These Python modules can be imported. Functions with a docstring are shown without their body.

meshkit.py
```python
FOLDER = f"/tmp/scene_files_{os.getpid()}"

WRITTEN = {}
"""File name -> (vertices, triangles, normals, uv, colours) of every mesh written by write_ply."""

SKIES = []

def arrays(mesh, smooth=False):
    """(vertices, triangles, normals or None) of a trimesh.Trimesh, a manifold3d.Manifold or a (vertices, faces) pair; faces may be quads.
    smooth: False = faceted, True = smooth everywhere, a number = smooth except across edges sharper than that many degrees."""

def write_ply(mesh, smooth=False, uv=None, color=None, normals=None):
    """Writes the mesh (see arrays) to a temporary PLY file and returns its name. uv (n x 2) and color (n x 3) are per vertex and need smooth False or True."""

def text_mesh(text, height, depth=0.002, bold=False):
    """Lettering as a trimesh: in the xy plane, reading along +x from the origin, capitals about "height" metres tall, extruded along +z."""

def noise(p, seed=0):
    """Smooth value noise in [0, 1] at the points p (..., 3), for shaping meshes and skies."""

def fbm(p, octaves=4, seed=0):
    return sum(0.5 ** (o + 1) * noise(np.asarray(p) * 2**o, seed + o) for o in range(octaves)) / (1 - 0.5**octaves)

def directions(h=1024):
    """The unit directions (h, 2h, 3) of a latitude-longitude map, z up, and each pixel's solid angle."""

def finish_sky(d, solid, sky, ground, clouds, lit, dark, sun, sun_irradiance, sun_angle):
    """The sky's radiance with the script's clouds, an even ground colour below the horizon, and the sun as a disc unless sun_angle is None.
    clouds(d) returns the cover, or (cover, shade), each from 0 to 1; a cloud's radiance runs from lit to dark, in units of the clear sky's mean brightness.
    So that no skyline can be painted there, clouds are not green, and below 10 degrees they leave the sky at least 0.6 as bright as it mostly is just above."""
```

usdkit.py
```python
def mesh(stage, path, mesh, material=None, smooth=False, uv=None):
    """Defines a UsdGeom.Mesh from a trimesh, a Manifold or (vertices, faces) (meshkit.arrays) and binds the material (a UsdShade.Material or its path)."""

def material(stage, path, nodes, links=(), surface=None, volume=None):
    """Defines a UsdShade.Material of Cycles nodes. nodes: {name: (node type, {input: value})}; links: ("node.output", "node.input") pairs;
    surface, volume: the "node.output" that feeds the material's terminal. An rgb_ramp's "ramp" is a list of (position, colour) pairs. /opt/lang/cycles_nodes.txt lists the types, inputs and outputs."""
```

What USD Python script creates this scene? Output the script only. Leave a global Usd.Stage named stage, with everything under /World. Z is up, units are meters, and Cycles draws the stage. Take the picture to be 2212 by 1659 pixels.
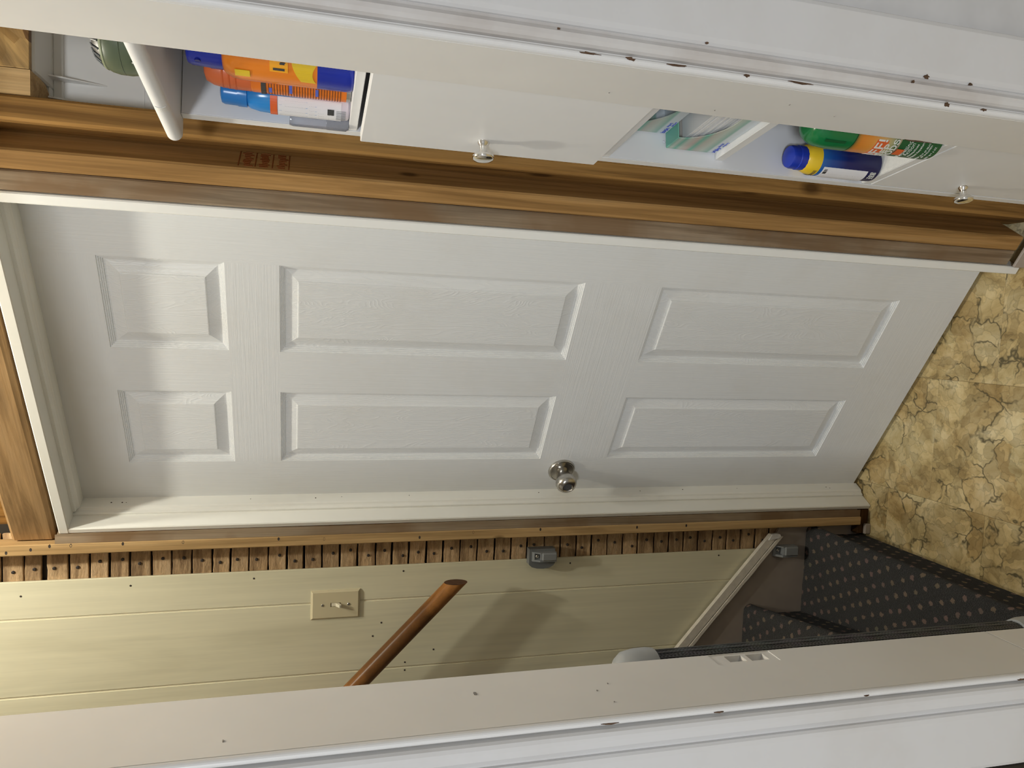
import math, random
import numpy as np, trimesh, manifold3d, usdkit, meshkit
from shapely.geometry import Polygon
from pxr import Usd, UsdGeom, UsdLux, UsdShade, Gf, Sdf

# =====================================================================  camera, lights, exposure
stage = Usd.Stage.CreateInMemory()
UsdGeom.SetStageUpAxis(stage, 'Z'); UsdGeom.SetStageMetersPerUnit(stage, 1.0)
UsdGeom.Xform.Define(stage, '/World'); UsdGeom.Scope.Define(stage, '/World/Looks')
# eye 1.54 m above the landing floor, looking through the doorway (y forward, x right); the phone is held on its side
R_, U_, F_ = (0.9964, 0.0833, 0.0179), (-0.0390, 0.2594, 0.9650), (-0.0757, 0.9622, -0.2617)
cam = UsdGeom.Camera.Define(stage, '/World/camera')
X, Y, Z = [-a for a in U_], R_, [-a for a in F_]
cam.AddTransformOp().Set(Gf.Matrix4d(*X, 0, *Y, 0, *Z, 0, 0, 0, 1.54, 1))
cam.CreateHorizontalApertureAttr(36.0); cam.CreateVerticalApertureAttr(27.0)
cam.CreateFocalLengthAttr(1617.28 / 2212 * 36.0)
cam.CreateClippingRangeAttr((0.02, 50.0)); cam.CreateExposureAttr(0.0)

def sphere_light(name, pos, radius, intensity, color):
    l = UsdLux.SphereLight.Define(stage, '/World/' + name); l.AddTranslateOp().Set(pos)
    l.CreateRadiusAttr(radius); l.CreateIntensityAttr(intensity); l.CreateColorAttr(color); l.CreateNormalizeAttr(True)
WARM, COOL = (1.0, 0.965, 0.83), (0.92, 0.96, 1.0)
sphere_light('landing_bulb', (-0.15, 1.22, 2.72), 0.03, 9.6, WARM)
sphere_light('landing_bulb_001', (0.08, 1.32, 2.72), 0.03, 5.8, WARM)
rl = UsdLux.RectLight.Define(stage, '/World/room_ceiling_panel'); rl.AddTranslateOp().Set((-0.62, -1.7, 2.40)); rl.AddRotateXOp().Set(35)
rl.CreateWidthAttr(0.4); rl.CreateHeightAttr(0.35); rl.CreateIntensityAttr(14.5); rl.CreateNormalizeAttr(True); rl.CreateColorAttr(COOL)

# =====================================================================  helpers
used = {}
def numbered(path):
    k = used.get(path, 0); used[path] = k + 1
    return path if k == 0 else f'{path}_{k:03d}'
LOC = {}
def tag(p, label=None, cat=None, group=None, kind=None):
    for k, v in (('label', label), ('category', cat), ('group', group), ('kind', kind)):
        if v: p.SetCustomDataByKey(k, v)
def thing(name, label=None, cat=None, loc=(0, 0, 0), group=None, kind=None):
    x = UsdGeom.Xform.Define(stage, numbered('/World/' + name)); x.AddTranslateOp().Set(Gf.Vec3d(*map(float, loc)))
    p = x.GetPrim(); tag(p, label, cat, group, kind); LOC[str(p.GetPath())] = np.array(loc, float)
    return p
def obj(name, mesh, mat, parent=None, smooth=False, uv=None, label=None, cat=None, group=None, kind=None):
    """mesh is in world coordinates; it is moved to the frame of the thing above"""
    base = '/World' if parent is None else str(parent.GetPath())
    top = '/'.join(base.split('/')[:3])
    v, f = (mesh.vertices, mesh.faces) if hasattr(mesh, 'vertices') else mesh
    m = usdkit.mesh(stage, numbered(base + '/' + name), (np.asarray(v) - LOC.get(top, 0), f), mat, smooth, uv)
    tag(m.GetPrim(), label, cat, group, kind)
    return m.GetPrim()
cat_ = trimesh.util.concatenate
def tri(man):
    m = man.to_mesh(); return trimesh.Trimesh(m.vert_properties[:, :3], m.tri_verts, process=False)
def mani(t):
    return manifold3d.Manifold(manifold3d.Mesh(np.asarray(t.vertices, np.float32), np.asarray(t.faces, np.uint32)))
def box(x0, x1, y0, y1, z0, z1, b=0.0, M=None):
    """chamfered box"""
    lo, hi = np.array([x0, y0, z0], float), np.array([x1, y1, z1], float)
    b = min(b, 0.45 * (hi - lo).min())
    pts = []
    for sx in (0, 1):
        for sy in (0, 1):
            for sz in (0, 1):
                c = np.where([sx, sy, sz], hi, lo); d = np.where([sx, sy, sz], -1, 1) * b
                if b <= 0: pts.append(c)
                else:
                    for k in range(3):
                        e = d.copy(); e[k] = 0; pts.append(c + e)
    h = trimesh.convex.convex_hull(np.array(pts))
    return xf(h, M)
def xf(m, M):
    if M is None: return m
    m = m.copy(); m.vertices = m.vertices @ np.asarray(M)[:3, :3].T + np.asarray(M)[:3, 3]
    return m
def frame(ax, ay, o):
    M = np.eye(4); M[:3, 0] = ax; M[:3, 1] = ay; M[:3, 2] = (0, 0, 1); M[:3, 3] = o; return M
def prism(pts, h0, h1, M=None):
    """polygon (list of 2-D points) pulled from h0 to h1 along local z, then placed by M"""
    m = trimesh.creation.extrude_polygon(Polygon(pts), h1 - h0, engine='earcut'); m.apply_translation((0, 0, h0))
    return xf(m, M)
XZ = np.array([[1, 0, 0, 0], [0, 0, -1, 0], [0, 1, 0, 0], [0, 0, 0, 1.0]])   # local (x, y, h) -> world (x, -h, y)
def lathe(prof, n=40, a=1.0, b=1.0, c=(0, 0, 0), M=None):
    prof = np.array(prof, float); t = np.linspace(0, 2 * np.pi, n, endpoint=False)
    v = np.stack([np.outer(prof[:, 0], np.cos(t)) * a, np.outer(prof[:, 0], np.sin(t)) * b, np.repeat(prof[:, 1:2], n, 1)], -1).reshape(-1, 3)
    f = []
    for i in range(len(prof) - 1):
        for j in range(n):
            k = (j + 1) % n; p, q, r, s = i * n + j, i * n + k, (i + 1) * n + k, (i + 1) * n + j
            f += [(p, q, r), (p, r, s)]
    v = np.vstack([v, [[0, 0, prof[0, 1]], [0, 0, prof[-1, 1]]]]); c0, c1 = len(v) - 2, len(v) - 1
    for j in range(n):
        k = (j + 1) % n
        f += [(c0, k, j), (c1, (len(prof) - 1) * n + j, (len(prof) - 1) * n + k)]
    m = trimesh.Trimesh(v + np.array(c), f, process=False)
    return xf(m, M)
def tube(pts, r, n=8):
    pts = np.array(pts, float); r = np.broadcast_to(r, len(pts)); out = []
    prev = None
    for i, p in enumerate(pts):
        d = pts[min(i + 1, len(pts) - 1)] - pts[max(i - 1, 0)]; d /= np.linalg.norm(d)
        u = np.cross(d, (0, 0, 1) if prev is None else prev)
        if np.linalg.norm(u) < 1e-6: u = np.cross(d, (1, 0, 0))
        u /= np.linalg.norm(u); w = np.cross(d, u); prev = -w if prev is None else prev
        prev = (0, 0, 1) if abs(d[2]) < 0.9 else (1, 0, 0)
        t = np.linspace(0, 2 * np.pi, n, endpoint=False)
        out.append(p + r[i] * (np.outer(np.cos(t), u) + np.outer(np.sin(t), w)))
    v = np.vstack(out); f = []
    for i in range(len(pts) - 1):
        for j in range(n):
            k = (j + 1) % n; f += [(i * n + j, i * n + k, (i + 1) * n + k), (i * n + j, (i + 1) * n + k, (i + 1) * n + j)]
    for j in range(1, n - 1):
        f += [(0, j + 1, j), ((len(pts) - 1) * n, (len(pts) - 1) * n + j, (len(pts) - 1) * n + j + 1)]
    return trimesh.Trimesh(v, f, process=False)
def patch(a, b, c, t0, t1, z0, z1, n=14, lift=1.012, M=None, th=0.0006):
    """a curved label lying on an upright (elliptic) bottle"""
    t = np.linspace(t0, t1, n); v = []
    for k in (0, th):
        for z in (z0, z1):
            v.append(np.stack([(a * lift + k) * np.cos(t), (b * lift + k) * np.sin(t), np.full(n, z)], -1))
    v = np.vstack(v) + np.array(c); f = []
    for i in range(n - 1):
        A, B, C_, D = i, i + 1, n + i, n + i + 1; o = 2 * n
        f += [(A, C_, B), (B, C_, D), (o + A, o + B, o + C_), (o + B, o + D, o + C_)]
        f += [(A, B, o + A), (B, o + B, o + A), (C_, o + C_, D), (D, o + C_, o + D)]
    return xf(trimesh.Trimesh(v, f, process=False), M)
def wrap_text(text, h, a, b, c, tc, z, lift=1.02, bold=True, squeeze=1.0, M=None):
    m = meshkit.text_mesh(text, h, 0.0004, bold)
    m = m.subdivide_to_size(max(0.004, h * 0.5), max_iter=6) if len(m.faces) < 6000 else m
    v = m.vertices.copy(); v[:, 0] = (v[:, 0] - v[:, 0].mean()) * squeeze
    r = (a + b) / 2; t = tc + v[:, 0] / r
    w = np.stack([(a * lift + v[:, 2]) * np.cos(t), (b * lift + v[:, 2]) * np.sin(t), z + v[:, 1] - h / 2], -1) + np.array(c)
    return xf(trimesh.Trimesh(w, m.faces, process=False), M)
def bars(a, b, c, rows, lift=1.016, M=None):
    """little printed bars on a bottle: rows of (t0, t1, z0, z1)"""
    return cat_([patch(a, b, c, *r, n=5, lift=lift, M=M, th=0.0002) for r in rows])
def scribble(p0, ux, uz, L, h, n, seed, r=0.0004):
    rng = random.Random(seed); p0, ux, uz = map(np.array, (p0, ux, uz)); pts = []
    for i in range(n):
        s = i / (n - 1); pts.append(p0 + ux * L * (s + 0.05 * math.sin(i * 2.1)) + uz * h * (math.sin(i * 1.9 + seed) * (0.4 + 0.6 * rng.random())))
    return tube(pts, r, 4)
def grid_mesh(P):
    """P: (n, m, 3) points -> open sheet"""
    n, m = P.shape[:2]; v = P.reshape(-1, 3); f = []
    for i in range(n - 1):
        for j in range(m - 1):
            a = i * m + j; f += [(a, a + 1, a + m + 1), (a, a + m + 1, a + m)]
    return trimesh.Trimesh(v, f, process=False)

# =====================================================================  materials
MATS = {}
def mat(name, nodes, links, surface='p.BSDF'):
    MATS[name] = usdkit.material(stage, '/World/Looks/' + name, nodes, links, surface); return MATS[name]
def plain(name, color, rough=0.5, metal=0.0, noise=0.06, nscale=20, bump=0.0, bscale=200, spec=0.5, coat=0.0, dist=0.001):
    d = [max(0, c * (1 - noise)) for c in color]; l = [min(1, c * (1 + noise)) for c in color]
    nodes = {'g': ('geometry', {}), 'n': ('noise_texture', {'scale': nscale, 'detail': 4.0}), 'r': ('rgb_ramp', {'ramp': [(0.3, d), (0.7, l)]}),
             'p': ('principled_bsdf', {'roughness': rough, 'metallic': metal, 'specular_ior_level': spec, 'coat_weight': coat})}
    links = [('g.position', 'n.vector'), ('n.fac', 'r.fac'), ('r.color', 'p.base_color')]
    if bump:
        nodes['bn'] = ('noise_texture', {'scale': bscale, 'detail': 3.0}); nodes['b'] = ('bump', {'strength': bump, 'distance': dist})
        links += [('g.position', 'bn.vector'), ('bn.fac', 'b.height'), ('b.normal', 'p.normal')]
    return mat(name, nodes, links)
def wood(name, dark, mid, light, scale=(32, 32, 1.5), angle=0.0, rough=0.65, knots=0.0, bump=0.25, fine=(260, 260, 5), stain=None, loc=(0, 0, 0), rings=0.16, fine_lo=0.80):
    """grain runs along the axis with the smallest scale; angle turns it about z"""
    nodes = {'g': ('geometry', {}), 'vr': ('vector_rotate', {'rotate_type': 'z_axis', 'angle': angle}),
             'm': ('mapping', {'scale': scale, 'location': loc}), 'n': ('noise_texture', {'scale': 1.0, 'detail': 5.0, 'roughness': 0.6, 'distortion': 0.7}),
             'm2': ('mapping', {'scale': fine, 'location': loc}), 'n2': ('noise_texture', {'scale': 1.0, 'detail': 3.0, 'roughness': 0.6}),
             'r': ('rgb_ramp', {'ramp': [(0.18, dark), (0.5, mid), (0.82, light)]}),
             'w': ('math', {'math_type': 'multiply', 'value2': 14.0}), 'sn': ('math', {'math_type': 'sine'}), 'sr': ('map_range', {'from_min': -1, 'from_max': 1, 'to_min': 1 - rings, 'to_max': 1.0 + rings * .25}),
             'fr': ('map_range', {'from_min': 0.3, 'from_max': 0.7, 'to_min': fine_lo, 'to_max': 1.0 + (1 - fine_lo) * 0.36}), 'mm': ('math', {'math_type': 'multiply'}),
             'x': ('mix', {'mix_type': 'multiply', 'fac': 1.0}), 'b': ('bump', {'strength': bump, 'distance': 0.001}),
             'p': ('principled_bsdf', {'roughness': rough, 'specular_ior_level': 0.12})}
    links = [('g.position', 'vr.vector'), ('vr.vector', 'm.vector'), ('vr.vector', 'm2.vector'), ('m.vector', 'n.vector'), ('m2.vector', 'n2.vector'), ('n.fac', 'r.fac'),
             ('n.fac', 'w.value1'), ('w.value', 'sn.value1'), ('sn.value', 'sr.value'),
             ('n2.fac', 'fr.value'), ('fr.result', 'mm.value1'), ('sr.result', 'mm.value2'), ('r.color', 'x.color1'), ('mm.value', 'x.color2'), ('n2.fac', 'b.height'), ('b.normal', 'p.normal')]
    last = 'x.color'
    if knots:
        ks = tuple(s * 0.25 if s > 3 else s * 3.0 for s in scale)
        nodes |= {'km': ('mapping', {'scale': ks, 'location': loc}), 'kv': ('voronoi_texture', {'scale': 1.0, 'randomness': 1.0}), 'kr': ('map_range', {'from_min': knots * .4, 'from_max': knots, 'to_min': 0.85, 'to_max': 0.0, 'clamp': True}),
                  'kx': ('mix', {'mix_type': 'mix', 'color2': tuple(c * 0.35 for c in dark)})}
        links += [('vr.vector', 'km.vector'), ('km.vector', 'kv.vector'), ('kv.distance', 'kr.value'), ('kr.result', 'kx.fac'), (last, 'kx.color1')]; last = 'kx.color'
    if stain:
        nodes |= {'tn': ('noise_texture', {'scale': 3.5, 'detail': 5.0, 'distortion': 0.5}), 'tr': ('map_range', {'from_min': 0.48, 'from_max': 0.62, 'to_min': 0.0, 'to_max': 0.8, 'clamp': True}), 'tx': ('mix', {'mix_type': 'mix', 'color2': stain})}
        links += [('g.position', 'tn.vector'), ('tn.fac', 'tr.value'), ('tr.result', 'tx.fac'), (last, 'tx.color1')]; last = 'tx.color'
    return mat(name, nodes, links + [(last, 'p.base_color')])
def grained_paint(name, color, scale=(300, 300, 7), angle=0.0, strength=0.35, rough=0.38, dirt=(0.60, 0.55, 0.46), dirt_amt=0.2, cathedral=False):
    """glossy paint over an embossed grain"""
    nodes = {'g': ('geometry', {}), 'vr': ('vector_rotate', {'rotate_type': 'z_axis', 'angle': angle}), 'm': ('mapping', {'scale': scale}),
             'n': ('noise_texture', {'scale': 1.0, 'detail': 2.0, 'roughness': 0.55, 'distortion': 0.3}), 'b': ('bump', {'strength': strength, 'distance': 0.0012}),
             'dn': ('noise_texture', {'scale': 6.0, 'detail': 6.0, 'roughness': 0.65}), 'dr': ('map_range', {'from_min': 0.5, 'from_max': 0.8, 'to_min': 0.0, 'to_max': dirt_amt, 'clamp': True}),
             'x': ('mix', {'mix_type': 'mix', 'color1': color, 'color2': dirt}), 'p': ('principled_bsdf', {'roughness': rough, 'specular_ior_level': 0.4})}
    links = [('g.position', 'vr.vector'), ('vr.vector', 'm.vector'), ('m.vector', 'n.vector'), ('g.position', 'dn.vector'), ('dn.fac', 'dr.value'), ('dr.result', 'x.fac'), ('x.color', 'p.base_color'), ('b.normal', 'p.normal')]
    if cathedral:
        nodes |= {'cm': ('mapping', {'scale': (26, 26, 4.2)}), 'cn': ('noise_texture', {'scale': 1.0, 'detail': 1.5, 'distortion': 0.9}), 'cw': ('math', {'math_type': 'multiply', 'value2': 75.0}), 'cs': ('math', {'math_type': 'sine'}),
                  'cp': ('math', {'math_type': 'power', 'value2': 5.0}), 'ca': ('math', {'math_type': 'absolute'}), 'cc': ('math', {'math_type': 'multiply_add', 'value2': 0.7})}
        links += [('vr.vector', 'cm.vector'), ('cm.vector', 'cn.vector'), ('cn.fac', 'cw.value1'), ('cw.value', 'cs.value1'), ('cs.value', 'ca.value1'), ('ca.value', 'cp.value1'), ('cp.value', 'cc.value1'), ('n.fac', 'cc.value3'), ('cc.value', 'b.height')]
    else: links.append(('n.fac', 'b.height'))
    return mat(name, nodes, links)

AW = math.radians(32.04)                      # the door wall is turned 32 degrees from the stair wall
DX = np.array([math.cos(AW), -math.sin(AW), 0]); DN = np.array([math.sin(AW), math.cos(AW), 0])
DO = np.array([-0.4108, 1.805, 0.0]); FD = frame(DX, DN, DO)      # door frame: x along the wall, y into it
CZ = math.radians(-8.5)                       # the narrow shelf unit: x into it, y away from the viewer
CY = np.array([math.sin(CZ), math.cos(CZ), 0]); CX = np.array([CY[1], -CY[0], 0])
CO = np.array([0.2784, 1.175, 0.0]); FC = frame(CX, CY, CO)

white = (0.77, 0.78, 0.775)
M_stile = grained_paint('white_door_stile', white)
M_rail = grained_paint('white_door_rail', white, scale=(7, 300, 300), angle=AW)
M_dpanel = grained_paint('white_door_panel', white, cathedral=True, strength=0.3)
M_trim = grained_paint('white_frame_paint', (0.90, 0.90, 0.86), strength=0.08, dirt_amt=0.15)
M_mel = plain('white_melamine', (0.80, 0.80, 0.80), 0.42, noise=0.01)
M_melin = plain('white_melamine_inside', (0.78, 0.79, 0.82), 0.5, noise=0.01)
M_cream = plain('cream_paint', (0.80, 0.79, 0.77), 0.45, noise=0.04, nscale=5, bump=0.15, bscale=60)
def old_paint(name, base, grime, chip, lo=0.50):
    return mat(name, {'g': ('geometry', {}), 'n': ('noise_texture', {'scale': 4.0, 'detail': 6.0, 'roughness': 0.6}), 'r': ('map_range', {'from_min': lo, 'from_max': 0.75, 'to_min': 0.0, 'to_max': 0.7, 'clamp': True}),
        'x': ('mix', {'mix_type': 'mix', 'color1': base, 'color2': grime}), 'bn': ('noise_texture', {'scale': 26.0, 'detail': 5.0}), 'b': ('bump', {'strength': 0.22, 'distance': 0.003}),
        'p': ('principled_bsdf', {'roughness': 0.42})}, [('g.position', 'n.vector'), ('n.fac', 'r.value'), ('r.result', 'x.fac'), ('x.color', 'p.base_color'), ('g.position', 'bn.vector'), ('bn.fac', 'b.height'), ('b.normal', 'p.normal')])
M_case = old_paint('old_white_casing_paint', (0.70, 0.70, 0.71), (0.62, 0.60, 0.58), None)
M_caseg = old_paint('grimy_casing_paint', (0.69, 0.68, 0.675), (0.36, 0.28, 0.23), None, 0.42)
M_bead = old_paint('edge_bead_paint', (0.80, 0.80, 0.80), (0.62, 0.58, 0.54), None, 0.56)
M_chip = plain('bare_wood_chip', (0.10, 0.055, 0.03), 0.7, noise=0.3, nscale=150)
M_smudge = plain('chipped_grey', (0.30, 0.28, 0.26), 0.7)
M_wy = wood('yellow_pine', (0.24, 0.125, 0.04), (0.4, 0.225, 0.08), (0.52, 0.32, 0.135), knots=0.10)
M_wy2 = wood('yellow_pine_strip', (0.4, 0.245, 0.1), (0.54, 0.36, 0.17), (0.64, 0.46, 0.25), knots=0.09, loc=(3, 2, 7))
M_wa = wood('amber_pine', (0.2, 0.09, 0.025), (0.335, 0.18, 0.055), (0.43, 0.25, 0.085), knots=0.14, loc=(9, 4, 1), rings=0.3)
M_wg = wood('weathered_grey_wood', (0.175, 0.123, 0.080), (0.313, 0.238, 0.160), (0.405, 0.326, 0.240), loc=(1, 5, 2), stain=(0.20, 0.12, 0.06), rings=0.2)
M_wh = wood('header_pine', (0.22, 0.125, 0.055), (0.36, 0.225, 0.105), (0.47, 0.31, 0.16), scale=(3.5, 30, 30), fine=(8, 260, 200), angle=AW, knots=0.13)
M_wdk = wood('dark_pine', (0.05, 0.022, 0.007), (0.085, 0.04, 0.012), (0.12, 0.06, 0.02), scale=(6, 32, 32), fine=(20, 200, 200))
M_lath = [wood('lath_wood_%s' % 'abc'[i], (0.30 * k, 0.18 * k, 0.10 * k), (0.54 * k, 0.37 * k, 0.21 * k), (0.68 * k, 0.52 * k, 0.34 * k), scale=(6, 30, 40), fine=(120, 90, 320), loc=(i * 3, i, 2), bump=0.9, rings=0.25) for i, k in enumerate((1.0, 0.86, 1.1))]
M_dark = plain('dark_void', (0.02, 0.015, 0.01), 0.9)
M_nail = plain('rusty_nail', (0.06, 0.05, 0.045), 0.6, metal=0.4)
M_panel = wood('beige_panelling', (0.70, 0.665, 0.48), (0.76, 0.725, 0.54), (0.79, 0.755, 0.57), scale=(9, 9, 0.8), fine=(70, 70, 2.2), rough=0.5, bump=0.02, rings=0.04, fine_lo=0.93)
M_groove = plain('cream_groove', (0.80, 0.74, 0.56), 0.5)
M_skirt = plain('taupe_paint', (0.40, 0.34, 0.29), 0.5, bump=0.15, bscale=40)
M_tcream = plain('cream_trim_paint', (0.78, 0.73, 0.64), 0.5, noise=0.08, nscale=60, bump=0.2, bscale=120)
M_ceil = plain('ceiling_paint', (0.80, 0.78, 0.74), 0.8)
M_joist = plain('bare_ceiling_wood', (0.17, 0.15, 0.125), 0.8, noise=0.2, nscale=6)
M_wall = plain('grey_wall_paint', (0.60, 0.60, 0.61), 0.7)
M_blackw = plain('black_painted_wood', (0.012, 0.01, 0.01), 0.5)
M_nickel = mat('satin_nickel', {'g': ('geometry', {}), 'm': ('mapping', {'scale': (40, 40, 400)}), 'n': ('noise_texture', {'scale': 1.0, 'detail': 2.0}), 'b': ('bump', {'strength': 0.05, 'distance': 0.0003}),
     'p': ('principled_bsdf', {'base_color': (0.52, 0.50, 0.46), 'metallic': 1.0, 'roughness': 0.24, 'anisotropic': 0.5})}, [('g.position', 'm.vector'), ('m.vector', 'n.vector'), ('n.fac', 'b.height'), ('b.normal', 'p.normal')])
M_chrome = plain('bright_chrome', (0.86, 0.84, 0.80), 0.13, metal=1.0, noise=0.01)
M_ivory = plain('ivory_plastic', (0.66, 0.59, 0.40), 0.35, noise=0.01)
M_ivory2 = plain('pale_ivory_plastic', (0.78, 0.73, 0.58), 0.35, noise=0.01)
M_screw = plain('steel_screw', (0.45, 0.43, 0.38), 0.35, metal=0.9)
M_grey = plain('grey_plastic', (0.17, 0.18, 0.185), 0.42, noise=0.03)
M_catch = plain('catch_grey_plastic', (0.25, 0.265, 0.275), 0.38, noise=0.02)
M_grey2 = plain('pale_grey_plastic', (0.38, 0.40, 0.415), 0.38, noise=0.03)
M_greyd = plain('dark_grey_plastic', (0.10, 0.105, 0.11), 0.5)
M_rail_w = wood('varnished_handrail', (0.20, 0.075, 0.02), (0.34, 0.145, 0.04), (0.42, 0.20, 0.07), scale=(6, 40, 6), fine=(60, 300, 60), rough=0.28, bump=0.08, stain=(0.09, 0.045, 0.02))
M_railend = plain('sawn_end_grain', (0.10, 0.045, 0.02), 0.7, noise=0.25, nscale=120)
M_tote = plain('white_plastic', (0.84, 0.83, 0.80), 0.35, noise=0.01)
M_olive = plain('olive_plastic', (0.075, 0.098, 0.058), 0.4)
M_olivel = plain('pale_olive_rim', (0.20, 0.23, 0.14), 0.4)
M_black = plain('black_plastic', (0.015, 0.017, 0.016), 0.4)
M_paper = plain('white_paper', (0.82, 0.81, 0.78), 0.8, noise=0.04, nscale=200, bump=0.3, bscale=90)
def mesh_net():
    return mat('grey_mesh_fabric', {'g': ('geometry', {}), 'c': ('checker_texture', {'scale': 330.0, 'color1': (0.03, 0.032, 0.035), 'color2': (0.11, 0.115, 0.125)}), 'n': ('noise_texture', {'scale': 30.0}), 'x': ('mix', {'mix_type': 'multiply', 'fac': 0.6}), 'b': ('bump', {'strength': 0.5, 'distance': 0.002}),
       'p': ('principled_bsdf', {'roughness': 0.6})}, [('g.position', 'c.vector'), ('g.position', 'n.vector'), ('c.color', 'x.color1'), ('n.color', 'x.color2'), ('x.color', 'p.base_color'), ('c.fac', 'b.height'), ('b.normal', 'p.normal')])
M_net = mesh_net()
def marble(name, loc, rot):
    """fractured ochre marble print: angular shards, creases and broken dark veins"""
    return mat(name, {'g': ('geometry', {}), 'm': ('mapping', {'location': loc, 'rotation': (0, 0, rot)}),
        'w': ('noise_texture', {'scale': 7.0, 'detail': 4.0, 'roughness': 0.6}), 'ws': ('vector_math', {'math_type': 'scale', 'scale': 0.16}), 'wa': ('vector_math', {'math_type': 'add'}),
        'n': ('noise_texture', {'scale': 7.5, 'detail': 8.0, 'roughness': 0.66, 'distortion': 0.6}),
        'r': ('rgb_ramp', {'ramp': [(0.28, (0.24, 0.165, 0.065)), (0.40, (0.45, 0.325, 0.14)), (0.50, (0.60, 0.46, 0.225)), (0.60, (0.70, 0.57, 0.32)), (0.74, (0.80, 0.71, 0.48))]}),
        'v1': ('voronoi_texture', {'scale': 34.0}), 's1': ('separate_color', {}), 'r1': ('map_range', {'from_min': 0.0, 'from_max': 1.0, 'to_min': 0.74, 'to_max': 1.14}), 'x1': ('mix', {'mix_type': 'multiply', 'fac': 0.85}),
        'v2': ('voronoi_texture', {'scale': 15.0}), 's2': ('separate_color', {}), 'r2': ('rgb_ramp', {'ramp': [(0.0, (0.80, 0.72, 0.60)), (0.35, (1.0, 1.0, 1.0)), (0.7, (1.06, 1.08, 1.10)), (1.0, (0.90, 0.93, 0.92))]}), 'x2': ('mix', {'mix_type': 'multiply', 'fac': 0.8}),
        've': ('voronoi_texture', {'feature': 'distance_to_edge', 'scale': 15.0}), 'v': ('map_range', {'from_min': 0.006, 'from_max': 0.05, 'to_min': 1.0, 'to_max': 0.0, 'clamp': True}),
        'n3': ('noise_texture', {'scale': 11.0, 'detail': 3.0, 'roughness': 0.6}), 'g3': ('map_range', {'from_min': 0.455, 'from_max': 0.54, 'clamp': True}), 'vm': ('math', {'math_type': 'multiply'}), 'vk': ('math', {'math_type': 'multiply', 'value2': 0.85}),
        'x': ('mix', {'mix_type': 'mix', 'color2': (0.075, 0.062, 0.032)}),
        'vf': ('voronoi_texture', {'feature': 'distance_to_edge', 'scale': 34.0}), 'f': ('map_range', {'from_min': 0.0, 'from_max': 0.07, 'to_min': 0.72, 'to_max': 1.0, 'clamp': True}), 'xf': ('mix', {'mix_type': 'multiply', 'fac': 0.8}),
        'p': ('principled_bsdf', {'roughness': 0.45, 'specular_ior_level': 0.3})},
        [('g.position', 'm.vector'), ('m.vector', 'w.vector'), ('w.color', 'ws.vector1'), ('ws.vector', 'wa.vector1'), ('m.vector', 'wa.vector2'), ('m.vector', 'n.vector'), ('m.vector', 'n3.vector')] + [('wa.vector', k + '.vector') for k in ('v1', 'v2', 've', 'vf')] +
        [('n.fac', 'r.fac'), ('v1.color', 's1.color'), ('s1.r', 'r1.value'), ('r.color', 'x1.color1'), ('r1.result', 'x1.color2'), ('v2.color', 's2.color'), ('s2.g', 'r2.fac'), ('x1.color', 'x2.color1'), ('r2.color', 'x2.color2'),
         ('vf.distance', 'f.value'), ('x2.color', 'xf.color1'), ('f.result', 'xf.color2'), ('ve.distance', 'v.value'), ('n3.fac', 'g3.value'), ('v.result', 'vm.value1'), ('g3.result', 'vm.value2'), ('vm.value', 'vk.value1'), ('vk.value', 'x.fac'), ('xf.color', 'x.color1'), ('x.color', 'p.base_color')])
M_tile = [marble('marbled_vinyl_%s' % 'abcd'[i], (i * 3.7, i * 1.9, i * 0.7), i * math.pi / 2) for i in range(4)]
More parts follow.
